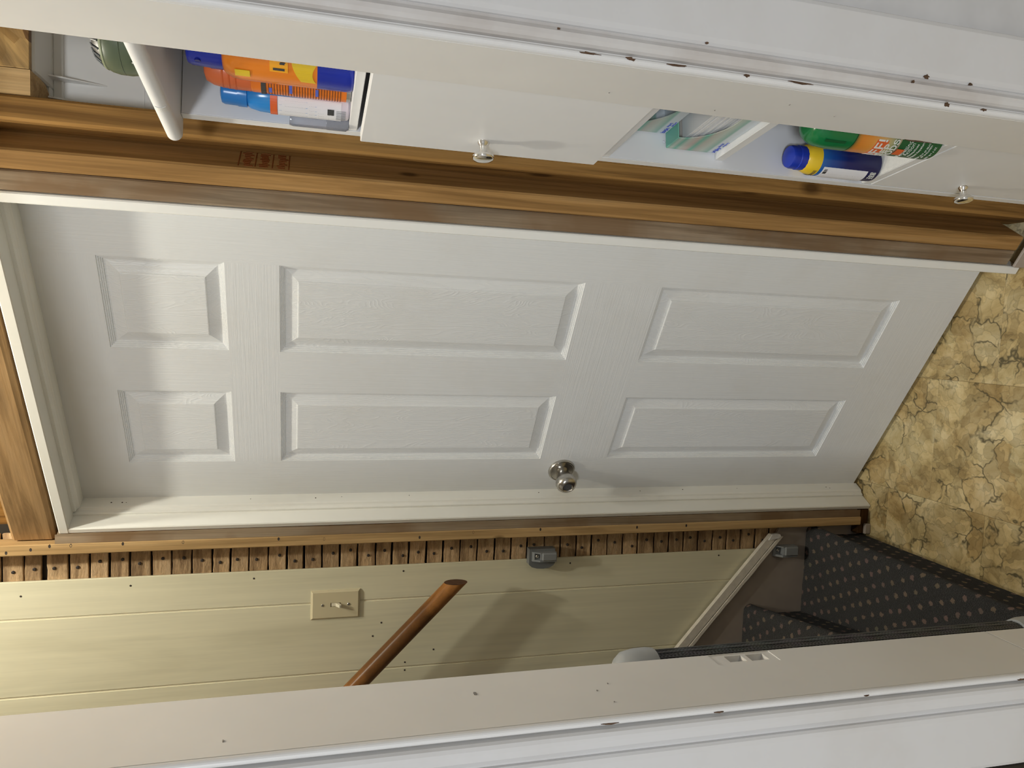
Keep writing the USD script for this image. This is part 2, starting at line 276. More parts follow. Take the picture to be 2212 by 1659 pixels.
M_carpet = mat('charcoal_dotted_carpet', {'t': ('texture_coordinate', {}), 'm': ('mapping', {'rotation': (0, 0, 0.5), 'scale': (31, 31, 1)}), 'v': ('voronoi_texture', {'dimensions': '2D', 'scale': 1.0, 'randomness': 0.12}),
     'wn': ('noise_texture', {'scale': 260.0, 'detail': 2.0}), 'wa': ('math', {'math_type': 'multiply_add', 'value2': 0.34}), 'd': ('map_range', {'from_min': 0.33, 'from_max': 0.37, 'to_min': 1.0, 'to_max': 0.0, 'clamp': True}),
     'g': ('geometry', {}), 'n': ('noise_texture', {'scale': 420.0, 'detail': 3.0, 'roughness': 0.7}), 'r': ('rgb_ramp', {'ramp': [(0.35, (0.012, 0.012, 0.012)), (0.55, (0.038, 0.037, 0.037)), (0.75, (0.085, 0.083, 0.08))]}),
     'vc': ('rgb_ramp', {'ramp': [(0.0, (0.22, 0.18, 0.11)), (0.4, (0.28, 0.19, 0.13)), (0.7, (0.24, 0.14, 0.13)), (1.0, (0.19, 0.18, 0.11))]}),
     'x': ('mix', {'mix_type': 'mix'}), 'b': ('bump', {'strength': 1.0, 'distance': 0.007}), 'p': ('principled_bsdf', {'roughness': 0.95, 'specular_ior_level': 0.1, 'sheen_weight': 0.15})},
     [('t.UV', 'm.vector'), ('m.vector', 'v.vector'), ('g.position', 'wn.vector'), ('wn.fac', 'wa.value1'), ('v.distance', 'wa.value3'), ('wa.value', 'd.value'), ('g.position', 'n.vector'), ('n.fac', 'r.fac'), ('r.color', 'x.color1'), ('v.color', 'vc.fac'), ('vc.color', 'x.color2'), ('d.result', 'x.fac'), ('x.color', 'p.base_color'), ('n.fac', 'b.height'), ('b.normal', 'p.normal')])
def osb():
    return mat('strand_board', {'g': ('geometry', {}), 'm': ('mapping', {'scale': (1, 1, 1.0), 'rotation': (0, 0.6, 0)}), 'm2': ('mapping', {'scale': (28, 10, 75)}), 'v': ('voronoi_texture', {'scale': 1.0}), 'm3': ('mapping', {'scale': (18, 18, 130)}), 'n': ('noise_texture', {'scale': 1.0, 'detail': 3.0}),
       's': ('separate_color', {}), 'r': ('rgb_ramp', {'ramp': [(0.0, (0.16, 0.075, 0.02)), (0.4, (0.40, 0.23, 0.07)), (0.8, (0.58, 0.37, 0.14)), (1.0, (0.30, 0.16, 0.05))]}), 'f': ('map_range', {'from_min': 0.3, 'from_max': 0.7, 'to_min': 0.6, 'to_max': 1.15}), 'x': ('mix', {'mix_type': 'multiply', 'fac': 1.0}),
       'p': ('principled_bsdf', {'roughness': 0.6})}, [('g.position', 'm.vector'), ('m.vector', 'm2.vector'), ('m.vector', 'm3.vector'), ('m2.vector', 'v.vector'), ('m3.vector', 'n.vector'), ('v.color', 's.color'), ('s.r', 'r.fac'), ('n.fac', 'f.value'), ('r.color', 'x.color1'), ('f.result', 'x.color2'), ('x.color', 'p.base_color')])
M_osb = osb()
def zramp(name, stops, z0, z1, rough=0.4, k=(0, 0, 0), coat=0.0):
    """printed colours that change with height (plus a slant k.x, k.y)"""
    return mat(name, {'g': ('geometry', {}), 'd': ('vector_math', {'math_type': 'dot_product', 'vector2': (k[0], k[1], 1.0)}), 'm': ('map_range', {'from_min': z0, 'from_max': z1, 'clamp': True}), 'r': ('rgb_ramp', {'ramp': stops}),
       'p': ('principled_bsdf', {'roughness': rough, 'coat_weight': coat})}, [('g.position', 'd.vector1'), ('d.value', 'm.value'), ('m.result', 'r.fac'), ('r.color', 'p.base_color')])
def flat(name, c, rough=0.4, coat=0.0): return plain(name, c, rough, noise=0.02, coat=coat)
M_orange = flat('orange_plastic', (0.85, 0.24, 0.02), 0.22); M_blue = flat('royal_blue_plastic', (0.012, 0.03, 0.36), 0.22)
M_yellow = flat('yellow_print', (0.80, 0.55, 0.03), 0.3); M_lbl = flat('white_label', (0.80, 0.80, 0.84), 0.4); M_ink = flat('blue_ink', (0.10, 0.14, 0.55), 0.5)
M_inkk = flat('dark_ink', (0.05, 0.05, 0.05), 0.6); M_gray_ink = flat('grey_ink', (0.36, 0.37, 0.40), 0.6); M_tag = flat('orange_price_tag', (0.95, 0.42, 0.02), 0.5)
M_coral = flat('coral_plastic', (0.72, 0.16, 0.05), 0.35); M_ocan = flat('orange_can_paint', (0.82, 0.20, 0.02), 0.3); M_brownink = flat('brown_print', (0.22, 0.06, 0.01), 0.5)
M_sky = flat('sky_blue_plastic', (0.02, 0.21, 0.62), 0.25)
M_silver = plain('can_silver', (0.6, 0.6, 0.6), 0.3, metal=0.9)
M_clear = mat('clear_plastic', {'p': ('principled_bsdf', {'base_color': (0.88, 0.90, 0.96), 'roughness': 0.15, 'transmission_weight': 0.85, 'ior': 1.4})}, [])
M_greencap = flat('green_gloss_plastic', (0.01, 0.17, 0.05), 0.16); M_green = flat('dark_green_can', (0.008, 0.10, 0.03), 0.3)
M_white_ink = flat('white_ink', (0.75, 0.76, 0.72), 0.5); M_redorange = flat('red_orange_print', (0.72, 0.13, 0.03), 0.35)
M_navy = zramp('navy_can_paint', [(0.0, (0.006, 0.008, 0.07)), (0.55, (0.006, 0.012, 0.12)), (0.8, (0.01, 0.06, 0.30)), (1.0, (0.02, 0.14, 0.45))], 0.60, 0.712, 0.25)
M_navycap = flat('navy_plastic', (0.008, 0.015, 0.22), 0.3); M_midblue = flat('blue_cap_plastic', (0.012, 0.04, 0.42), 0.35)
M_tissue = plain('tissue_paper', (0.83, 0.83, 0.83), 0.9, noise=0.02)
mint, pale, pink, whit = (0.16, 0.46, 0.36), (0.52, 0.58, 0.52), (0.56, 0.46, 0.42), (0.66, 0.72, 0.76)
def box_stripes(n, z0, z1):
    return zramp(n, [(0.0, whit), (0.16, whit), (0.20, (0.30, 0.50, 0.44)), (0.32, pale), (0.45, (0.48, 0.47, 0.42)), (0.55, mint), (0.64, pink), (0.76, pale), (0.84, mint), (0.92, pale), (1.0, mint)], z0, z1, 0.45)

# =====================================================================  the setting
YP = 1.785          # face of the stair wall
NY, FY = 0.77, 0.90 # near and far face of the doorway wall
XL, XR = -0.443, 0.284
H = 2.88
# floor: twelve-inch vinyl tiles, seams run away from the viewer
M_seam = plain('seam_brown', (0.20, 0.14, 0.06), 0.8)
fl = thing('floor', 'marbled ochre vinyl tile floor of the landing', kind='structure')
obj('slab', box(-1.75, 1.6, -2.5, 2.6, -0.06, -0.0010), M_seam, fl)
rng = random.Random(5)
xs = [-1.6175, -1.3105, -1.0035, -0.703, -0.3985, -0.089, 0.2185, 0.526, 0.83, 1.14, 1.45]
for i in range(len(xs) - 1):
    y = -2.42 + (0.14 if i % 2 else 0.0)
    while y < 2.5:
        m = (i * 2 + int((y + 3) / 0.305) * 3) % 4
        near = -0.75 < xs[i] < 0.6 and 0.3 < y < 2.0
        if near or y < 0.9 or (xs[i] > -0.75 and y < 2.2):
            obj('vinyl_tile', box(xs[i] + .0003, xs[i + 1] - .0003, y + .0002, y + 0.3048, -0.003, 0.0, 0.0003), M_tile[m], fl)
        y += 0.305
# ceiling, far ends
ce = thing('ceiling', 'ceilings of the near room and the landing', kind='structure')
obj('room_ceiling', box(-1.75, 1.6, -2.5, NY + 0.06, H, H + 0.05), M_ceil, ce)
obj('landing_ceiling', box(-1.75, 1.6, NY + 0.06, 2.6, H, H + 0.05), M_joist, ce)
obj('wall_left', box(-1.75, -1.70, -2.5, 2.6, 0, H), M_wall, kind='structure', label='plain end wall')
obj('wall_rear', box(-1.75, 1.6, -2.55, -2.5, 0, H), M_wall, kind='structure', label='plain wall of the near room')
# right wall of landing and near room
wr = thing('wall_right', 'right-hand walls', kind='structure')
obj('room_side', box(1.5, 1.55, -2.5, NY, 0, H), M_wall, wr)
obj('landing_side', box(0.66, 0.70, FY, 2.6, 0, H), M_joist, wr)
# doorway wall: grey paint, built around the opening
wf = thing('wall_front', 'grey wall around the near doorway', kind='structure')
obj('wall_panel', box(XL - 1.2, XL - 0.022, NY + 0.006, FY, 0, H), M_wall, wf)
obj('wall_panel', box(XR + 0.02, 1.5, NY + 0.006, FY, 0, H), M_wall, wf)
obj('wall_panel', box(XL - 0.022, XR + 0.02, NY + 0.006, FY, 2.09, H), M_wall, wf)
obj('landing_face', box(XL - 1.2, XL - 0.022, FY, FY + 0.006, 0, H), M_joist, wf)
obj('landing_face', box(XR + 0.02, 0.66, FY, FY + 0.006, 0, H), M_joist, wf)
obj('landing_face', box(XL - 0.022, XR + 0.02, FY, FY + 0.006, 2.09, H), M_joist, wf)
obj('dark_panel', box(XL - 0.60, XL - 0.128, NY - 0.004, NY + 0.006, 0, H, 0.002), M_blackw, wf, label='black painted board left of the casing')

# doorway lining (reveals) with the old strike mortise on the left
def chip_fleck(c, ux, uz, n, a, b, seed, th=0.0008):
    r = random.Random(seed); k = 13; pts = []; a *= 0.85; b *= 0.9
    for i in range(k):
        t = 2 * math.pi * i / k; q = 0.45 + 0.75 * r.random(); pts.append((a * q * math.cos(t), b * q * math.sin(t)))
    m = prism(pts, -0.0004, th); M = np.eye(4); M[:3, 0], M[:3, 1], M[:3, 2], M[:3, 3] = ux, uz, n, c
    return xf(m, M)
tl = thing('trim_1', 'cream painted lining of the left doorway jamb with an old strike mortise', kind='structure')
lin = mani(box(XL - 0.022, XL, NY, FY, 0, 2.07, 0.0025))
for z0, z1, dy in ((0.952, 0.978, 0.012), (0.918, 0.945, 0.006)):
    lin = lin - mani(box(XL - 0.012, XL + 0.01, FY - 0.028 + dy * 0.2, FY - 0.008, z0, z1))
lin = lin - mani(box(XL - 0.0012, XL + 0.01, FY - 0.034, FY - 0.003, 0.905, 1.0))
lin = lin - mani(box(XL - 0.0025, XL + 0.01, NY - .01, FY + .01, 0.5165, 0.5195))
obj('jamb_board', tri(lin), M_cream, tl)
for i, (y, z, a, b) in enumerate([(0.80, 1.62, .0025, .0012), (0.83, 1.19, .0016, .0014), (0.845, 1.17, .0012, .0012), (0.80, 1.18, .0012, .001), (0.86, 0.47, .0015, .001), (0.82, 0.44, .002, .001), (0.85, 1.34, .004, .003)]):
    obj('nick', chip_fleck((XL, y, z), (0, 1, 0), (0, 0, 1), (1, 0, 0), a, b, i), M_smudge, tl)
tr = thing('trim_2', 'cream painted lining of the right doorway jamb', kind='structure')
obj('jamb_board', box(XR, XR + 0.022, NY, FY, 0, 2.07, 0.0025), M_cream, tr)
obj('paint_chip', chip_fleck((XR, 0.897, 0.72), (0, 0, 1), (0, 1, 0), (-1, 0, 0), 0.032, 0.003, 31), M_chip, tr)
for i, (y, z) in enumerate([(0.86, 1.2), (0.82, 0.98), (0.84, 0.9), (0.875, 1.05)]):
    obj('nick', chip_fleck((XR, y, z), (0, 1, 0), (0, 0, 1), (-1, 0, 0), .0018, .001, 40 + i), M_smudge, tr)
th_ = thing('trim_3', 'lining of the doorway head', kind='structure')
obj('jamb_board', box(XL - 0.022, XR + 0.022, NY, FY, 2.07, 2.09, 0.002), M_cream, th_)

def casing(name, x_in, sgn, width, mat_in, label):
    """stepped old door casing; sgn = direction away from the opening"""
    t = thing(name, label, kind='structure', loc=(x_in, NY, 0))
    y = NY
    w1 = 0.040 if sgn < 0 else 0.030
    # half-round edge bead on the jamb, moulded inner strip, sloped step, wide flat board
    bead = [(0.0, 0.001)] + [(0.0045 - 0.0045 * math.cos(a), -0.0055 * math.sin(a)) for a in np.linspace(0.1, math.pi - 0.1, 9)] + [(0.009, 0.001)]
    prof = [(0.0105, 0.0), (0.0105, -0.0075), (0.0125, -0.0110), (0.0165, -0.0130), (0.021, -0.0136), (w1 - 0.011, -0.0130), (w1 - 0.008, -0.0105), (w1 - 0.003, -0.0068), (w1, -0.0060), (w1, 0.0)]
    flatp = [(w1, 0.0), (w1, -0.0095), (w1 + 0.0025, -0.0122), (w1 + 0.008, -0.0132), (width - 0.008, -0.0135), (width - 0.003, -0.0115), (width, -0.006), (width, 0.0)]
    for nm, pr, mt in (('edge_bead', bead, M_bead), ('moulded_strip', prof, mat_in), ('flat_board', flatp, M_case)):
        pts = [(x_in + sgn * a, y + b) for a, b in pr]
        if sgn < 0: pts = pts[::-1]
        m = trimesh.creation.extrude_polygon(Polygon(pts), 2.15, engine='earcut')
        m = m.subdivide_to_size(0.12, max_iter=8)
        n = meshkit.fbm(m.vertices * 18, 3) - 0.5
        front = m.vertices[:, 1] < y - 0.001
        m.vertices[front, 1] += n[front] * 0.0016
        obj(nm, m, mt, t, smooth=50)
    return t
cl = casing('trim_4', XL, -1, 0.124, M_case, 'white painted casing left of the doorway, with chipped bead')
cr = casing('trim_5', XR, 1, 0.0985, M_caseg, 'white painted casing right of the doorway, grimy and chipped along its bead')
for t, sg, spots in ((cl, -1, [(0.006, 0.60, .010, .0015), (0.006, 0.47, .006, .0015), (0.0052, 0.85, .005, .001), (0.006, 1.06, .01, .001), (0.0055, 1.2, .012, .0012), (0.006, 0.35, .006, .0012), (0.0395, 0.55, .003, .0012), (0.075, 0.52, .002, .001)]),
                     (cr, 1, [(0.0055, 1.262, .014, .0014), (0.0055, 1.215, .008, .0022), (0.006, 1.16, .016, .0013), (0.0055, 1.075, .006, .0022), (0.006, 1.005, .018, .0016), (0.0052, 0.80, .005, .003), (0.0052, 0.745, .006, .002), (0.031, 0.84, .005, .003), (0.0225, 0.86, .003, .002), (0.030, 0.775, .004, .002), (0.0285, 0.58, .004, .002), (0.090, 0.55, .008, .006), (0.031, 1.13, .003, .0012), (0.0225, 1.30, .002, .0015)])):
    for i, (dx, z, a, b) in enumerate(spots):
        yy = NY - (0.0052 if dx < 0.009 else 0.0140 if dx < 0.027 else 0.0125 if dx < 0.041 else 0.0140)
        obj('paint_chip', chip_fleck(((XL if sg < 0 else XR) + sg * dx, yy, z), (0, 0, -1), (1, 0, 0), (0, -1, 0), a, b, i + 70, 0.0012), M_chip, t)
obj('trim_6', box(XL - 0.124, XR + 0.0985, NY - 0.0145, NY + .004, 2.15, 2.27, 0.003), M_case, kind='structure', label='casing over the doorway')

# stair wall: grooved panelling boards, and bare lath with nails between panelling and stud
wb = thing('wall_back', 'stair wall of beige grooved panelling beside a strip of bare lath', kind='structure')
obj('backing', box(-1.70, -0.44, YP + 0.0175, YP + 0.05, 0, H), M_dark, wb)
gx = [-1.02, -0.844, -0.671, -0.5865]
for a, b in ((-1.70, -1.195), (-1.195, -1.02), (-1.02, -0.8435), (-0.8435, -0.670), (-0.670, -0.5865)):
    prof = [(a, YP + 0.006), (a, YP + 0.0028), (a + 0.0022, YP), (b - 0.0032, YP), (b - 0.0022, YP + 0.0028), (b - .0022, YP + 0.006)]
    if b == -0.5865: prof = [(a, YP + 0.006), (a, YP + 0.0028), (a + 0.0022, YP), (b - .0015, YP), (b, YP + .0015), (b, YP + 0.006)]
    obj('panel_board', trimesh.creation.extrude_polygon(Polygon(prof), H, engine='earcut'), M_panel, wb)
for a in (-0.8435, -0.670):
    obj('groove_strip', box(a - 0.0024, a + 0.0012, YP + 0.0020, YP + 0.005, 0.2, H), M_groove, wb)
for i, (x, z) in enumerate([(-0.618, 2.13), (-0.606, 1.915), (-0.603, 1.655), (-0.602, 1.31), (-0.602, 0.88), (-0.60, 0.45), (-0.728, 1.36), (-0.76, 1.38), (-0.832, 1.30), (-0.852, 1.30), (-0.805, 1.23), (-0.745, 1.29)]):
    obj('nail_head', xf(lathe([(0.0022, 0), (0.0022, 0.0006), (0.0012, 0.0010)], 7), frame((1, 0, 0), (0, 0, 1), (x, YP, z)) @ np.array([[1, 0, 0, 0], [0, 1, 0, 0], [0, 0, -1, 0], [0, 0, 0, 1.0]]) if False else np.array([[1, 0, 0, x], [0, 0, -1, YP], [0, 1, 0, z], [0, 0, 0, 1.0]])), M_nail, wb)
gaps = [2.38, 2.336, 2.295, 2.252, 2.21, 2.1677, 2.1262, 2.091, 2.04, 1.9982, 1.9592, 1.9175, 1.874, 1.8319, 1.7896, 1.7463, 1.7066, 1.6667, 1.6243, 1.5831, 1.5438, 1.502, 1.4614, 1.4194, 1.3768, 1.3374, 1.2971, 1.2534, 1.2116, 1.1693, 1.1257, 1.0811, 1.0381, 0.9951, 0.9502, 0.906, 0.8632, 0.8199, 0.7766, 0.7313, 0.6894, 0.6425, 0.598, 0.5546, 0.5116, 0.4666, 0.4253, 0.3798, 0.3342, 0.292, 0.25]
rl_ = random.Random(11)
NAILM = lambda x, y, z: np.array([[1, 0, 0, x], [0, 0, -1, y], [0, 1, 0, z], [0, 0, 0, 1.0]])
for i in range(len(gaps) - 1):
    g = 0.0028 + rl_.random() * 0.0028; z1, z0 = gaps[i] - g / 2, gaps[i + 1] + g / 2
    if i == 7: z1 -= 0.008
    y = YP + 0.0065 + rl_.random() * 0.003
    m = box(-0.63, -0.482, y, y + 0.008, z0, z1, 0.0012).subdivide_to_size(0.012, max_iter=6)
    nn = meshkit.fbm(m.vertices * np.array([40, 40, 110]) + i, 3) - 0.5
    m.vertices[:, 1] += nn * 0.0022; m.vertices[:, 2] += (meshkit.noise(m.vertices * np.array([60, 5, 8]) + i * 3) - 0.5) * 0.0022
    la = obj('lath', m, M_lath[rl_.randrange(3)], wb)
    nx = -0.556 + rl_.uniform(-0.012, 0.012); nz = (z0 + z1) / 2 + rl_.uniform(-0.006, 0.006)
    obj('nail_head', xf(lathe([(0.0036, -.001), (0.0036, 0.0012), (0.0022, 0.002)], 8), NAILM(nx, y - 0.0008, nz)), M_nail, la)

# =====================================================================  the six-panel door and its frame
dr = thing('door_1', 'white six-panel interior door with a satin nickel knob', loc=DO, kind='structure')
W0, W1, ZB, ZT, TH = -0.006, 0.718, 0.013, 2.032, 0.035
px = [0.1053, 0.3005, 0.4032, 0.6006]; pz = [(1.6955, 1.9098), (0.9847, 1.5976), (0.1906, 0.8094)]
def dbox(x0, x1, z0, z1): return box(x0, x1, 0, TH, z0, z1, 0.0, FD)
obj('stile', dbox(W0, px[0], ZB, ZT), M_stile, dr); obj('stile', dbox(px[3], W1, ZB, ZT), M_stile, dr)
for z0, z1 in ((ZB, pz[2][0]), (pz[2][1], pz[1][0]), (pz[1][1], pz[0][0]), (pz[0][1], ZT)):
    obj('rail', dbox(px[0], px[3], z0, z1), M_rail, dr)
for z0, z1 in pz: obj('mullion', dbox(px[1], px[2], z0, z1), M_stile, dr)
prof = [(0, 0), (0.0008, 0.0022), (0.0030, 0.0028), (0.0036, 0.0046), (0.0058, 0.0052), (0.0064, 0.0070), (0.0086, 0.0076), (0.0094, 0.0098), (0.0120, 0.0104), (0.0150, 0.0098), (0.0330, 0.0040), (0.0345, 0.0020), (0.0360, 0.0016)]
for z0, z1 in pz:
    for a, b in ((px[0], px[1]), (px[2], px[3])):
        v, f = [], []
        for i, d in prof:
            v += [(a + i, d, z0 + i), (b - i, d, z0 + i), (b - i, d, z1 - i), (a + i, d, z1 - i)]
        for k in range(len(prof) - 1):
            for j in range(4):
                p, q = k * 4 + j, k * 4 + (j + 1) % 4; f += [(p, q, q + 4), (p, q + 4, p + 4)]
        k = (len(prof) - 1) * 4; f += [(k, k + 1, k + 2), (k, k + 2, k + 3)]
        back = len(v); v += [(a, TH, z0), (b, TH, z0), (b, TH, z1), (a, TH, z1)]
        f += [(back, back + 2, back + 1), (back, back + 3, back + 2)]
        obj('raised_panel', xf(trimesh.Trimesh(v, f, process=False), FD), M_dpanel, dr)
# knob: rosette, neck, tulip knob, keyway; axis out of the door
KM = FD @ np.array([[1, 0, 0, 0.067], [0, 0, -1, 0], [0, 1, 0, 0.921], [0, 0, 0, 1.0]])
kn = obj('knob_rosette', lathe([(0.0345, -0.001), (0.0345, 0.003), (0.0325, 0.0065), (0.0305, 0.0072), (0.0290, 0.0064), (0.0160, 0.0085), (0.0145, 0.012)], 48, M=KM), M_nickel, dr, smooth=40)
obj('knob', lathe([(0.0165, 0.0070), (0.0160, 0.0157), (0.0172, 0.0226), (0.0208, 0.0313), (0.0248, 0.0400), (0.0264, 0.0478), (0.0252, 0.0552), (0.0212, 0.0613), (0.0150, 0.0648), (0.0132, 0.0651), (0.0125, 0.0635), (0.0105, 0.0622)], 48, M=KM), M_nickel, kn, smooth=60)
obj('lock_button', cat_([lathe([(0.0108, 0.0618), (0.0104, 0.0634), (0.006, 0.0637)], 24, M=KM), box(-0.0011, 0.0011, -0.004, 0.004, 0.0635, 0.0643, 0, KM)]), M_greyd, kn, smooth=40)
# door frame
tf = thing('trim_7', 'white wooden door frame around the six-panel door', loc=DO, kind='structure')
JL, JR, JD = -0.0125, 0.7255, -0.079
obj('jamb', box(JL - 0.0135, JL, JD, 0.05, 0, 2.045, 0.002, FD), M_trim, tf)
obj('jamb', box(JR, JR + 0.0185, JD, 0.05, 0.003, 2.045, 0.002, FD), M_trim, tf)
obj('head_jamb', box(JL - 0.0135, JR + 0.0185, JD - 0.0008, 0.05, 2.0265, 2.0465, 0.002, FD), M_trim, tf)
sp = [(0, 0), (0, -0.026), (-0.0014, -0.0295), (-0.0045, -0.0318), (-0.0060, -0.0345), (-0.0062, -0.0395), (-0.0072, -0.041), (-0.0125, -0.041), (-0.0125, 0)]
def pl(pts, z0, z1): return prism(pts, z0, z1, FD)
obj('stop', pl([(x - 0.0004, y) for x, y in sp][::-1], 0.006, 2.0265), M_trim, tf)
obj('stop', pl([(0.7132 - x, y) for x, y in sp], 0.006, 2.0265), M_trim, tf)
hs = [(0, 0), (0, -0.028), (0.003, -0.031), (0.005, -0.0345), (0.006, -0.041), (0.0125, -0.041), (0.0125, 0)]
hm = trimesh.creation.extrude_polygon(Polygon([(b, 2.0140 + a) for a, b in hs]), 0.7132, engine='earcut')
hv = hm.vertices.copy(); hm.vertices = np.stack([hv[:, 2], hv[:, 0], hv[:, 1]], -1)
obj('stop', xf(hm, FD), M_trim, tf)
for i, (z, o, r) in enumerate([(1.955, 0.015, .0016), (1.933, 0.0155, .0016), (1.925, .016, .0009), (1.665, .013, .0009), (1.52, .014, .0014), (1.46, .012, .0009), (1.30, .012, .0010), (0.97, .012, .0014), (0.69, .014, .0012), (0.565, .012, .0014), (0.40, .012, .0008), (0.115, .014, .0014), (0.105, .018, .0012)]):
    Mh = FD @ np.array([[0, 0, 1, -0.0006], [1, 0, 0, -o], [0, 1, 0, z], [0, 0, 0, 1.0]])
    obj('nail_hole', lathe([(r, 0.0), (r, 0.0005)], 7, M=Mh), M_nail, tf)
# wall closed above and behind the door
we = thing('wall_end', 'bare stud wall that holds the door', kind='structure', loc=DO)
obj('sheathing', box(-0.10, 0.75, 0.055, 0.07, 2.05, H, 0, FD), M_wa, we)
obj('sheathing', box(-0.30, 0.60, 0.35, 0.37, -0.002, H, 0, FD), M_dark, we)
obj('header_back', box(-0.05, 0.76, -0.030, 0.03, 2.15, H, 0, FD), M_wa, we)

# =====================================================================  bare framing lumber (single boards)
def lumber(name, label, cat, mesh, m, seed=0, amp=0.0008):
    mm = mesh.subdivide_to_size(0.09, max_iter=8)
    mm.vertices += (np.stack([meshkit.fbm(mm.vertices * 9 + seed + k * 7, 3) for k in range(3)], -1) - 0.5) * amp * 2
    p = thing(name, label, cat, loc=mesh.bounds[0] * [1, 1, 1]); return p, mm
def stud(name, label, mesh, m, seed, group=None):
    mm = mesh.subdivide_to_size(0.09, max_iter=8)
    mm.vertices += (np.stack([meshkit.fbm(mm.vertices * 9 + seed + k * 7, 3) for k in range(3)], -1) - 0.5) * 0.0016
    return obj(name, mm, m, label=label, cat='stud', smooth=30, group=group)
ST = 2.86
stud('wall_stud', 'weathered grey-brown stud edge hugging the right side of the white door frame', box(0.7455, 0.7800, -0.0765, 0.012, 0.040, ST, 0.002, FD), M_wg, 1)
stud('wall_stud', 'yellow pine stud with a bright front edge, second board right of the door', box(0.7815, 0.8150, -0.0785, 0.011, 0.040, ST, 0.003, FD), M_wy, 2)
stud('corner_stud', 'amber pine stud with a dark knot, just left of the shelf unit', box(0.2785, 0.3165, 1.300, 1.389, 0.0, ST, 0.0045), M_wa, 3)
def strip(name, label, mesh, m, seed, cat):
    mm = mesh.subdivide_to_size(0.09, max_iter=8)
    mm.vertices += (np.stack([meshkit.fbm(mm.vertices * 9 + seed + k * 7, 3) for k in range(3)], -1) - 0.5) * 0.0016
    return obj(name, mm, m, label=label, cat=cat, smooth=30)
strip('shim_board', 'weathered grey board squeezed between the left door jamb and the yellow strip', prism([(-0.4923, 1.7385), (-0.4722, 1.7385), (-0.4755, 1.7505), (-0.4722, 1.757), (-0.4520, 1.795), (-0.4923, 1.795)], 0.040, 2.05), M_wg, 4, 'board')
ns = thing('furring_strip', 'yellow pine strip with nail holes running beside the bare lath', 'board', loc=(-0.505, 1.738, 0))
mm = box(-0.516, -0.4925, 1.737, 1.790, 0.036, ST, 0.002).subdivide_to_size(0.09, max_iter=8)
mm.vertices += (np.stack([meshkit.fbm(mm.vertices * 9 + k * 7, 3) for k in range(3)], -1) - 0.5) * 0.0014
obj('strip', mm, M_wy2, ns, smooth=30)
for z, x in ((2.095, -0.503), (2.06, -0.497), (2.02, -0.497), (1.92, -0.497), (1.80, -0.498), (1.60, -0.498), (1.50, -0.502), (1.28, -0.506), (1.15, -0.498), (0.98, -0.497), (0.72, -0.5), (0.58, -0.5), (2.14, -0.508)):
    obj('nail_hole', xf(lathe([(0.0032, -0.002), (0.0030, 0.0004), (0.0018, 0.0002)], 8), NAILM(x, 1.7372, z) @ np.diag([1.3, 0.8, 1, 1])), M_nail, ns)
hb = box(-0.052, 0.80, -0.076, -0.038, 2.056, 2.140, 0.007, FD)
hh = hb.subdivide_to_size(0.06, max_iter=8); hh.vertices += (np.stack([meshkit.fbm(hh.vertices * 9 + k * 7, 3) for k in range(3)], -1) - 0.5) * 0.0018
obj('header_beam', hh, M_wh, label='rough pine header lying across the top of the white door frame', cat='beam', smooth=30)
obj('sole_plate', box(-0.545, -0.475, 1.752, 1.80, 0.0, 0.034, 0.002), M_wdk, label='dark pine plate on the floor below the left door jamb', cat='board')
obj('base_block', box(-0.5440, -0.515, 1.740, 1.7500, 0.0, 0.018, 0.002), M_skirt, label='small dull block on the floor in the corner behind the carpeted step', cat='board')
bs = box(0.7455, 0.860, -0.086, -0.0790, 0.0, 0.030, 0.002, FD)
obj('base_strip', bs, M_skirt, label='short pale base strip at the foot of the right studs', cat='board')
obj('strand_board', box(0.3555, 0.655, 1.300, 1.311, 1.951, ST, 0.0008), M_osb, label='sheet of orange-brown strand board high in the right corner', cat='board')
blk = prism([(0.3172, 1.3005), (0.3545, 1.3005), (0.3545, 1.345), (0.352, 1.37), (0.343, 1.384), (0.332, 1.388), (0.3172, 1.388)], 1.950, ST)
obj('blocking', blk, M_wy2, label='short pine block with a rounded sawn end beside the strand board', cat='block')
obj('blocking', box(0.3175, 0.655, 1.392, 1.60, 1.700, 1.738, 0.002), M_wy, label='pine shelf board under the white plastic tote', cat='block')
# printed stamp on the shaded side of the yellow stud
smr = random.Random(8); sm = []
for zz in (1.645, 1.618, 1.59):
    for k in range(9):
        sm.append(box(0.8142, 0.8156, -0.066 + k * 0.0075, -0.062 + k * 0.0075 + smr.random() * .002, zz - 0.004 - smr.random() * 0.006, zz + 0.003 + smr.random() * .006, 0, FD))
sm += [box(0.8142, 0.8156, -0.068, 0.002, z_, z_ + 0.0015, 0, FD) for z_ in (1.657, 1.631, 1.604, 1.578)]
sw = stage.GetPrimAtPath('/World/wall_stud_001')
obj('grade_stamp', cat_(sm), M_brownink, sw)

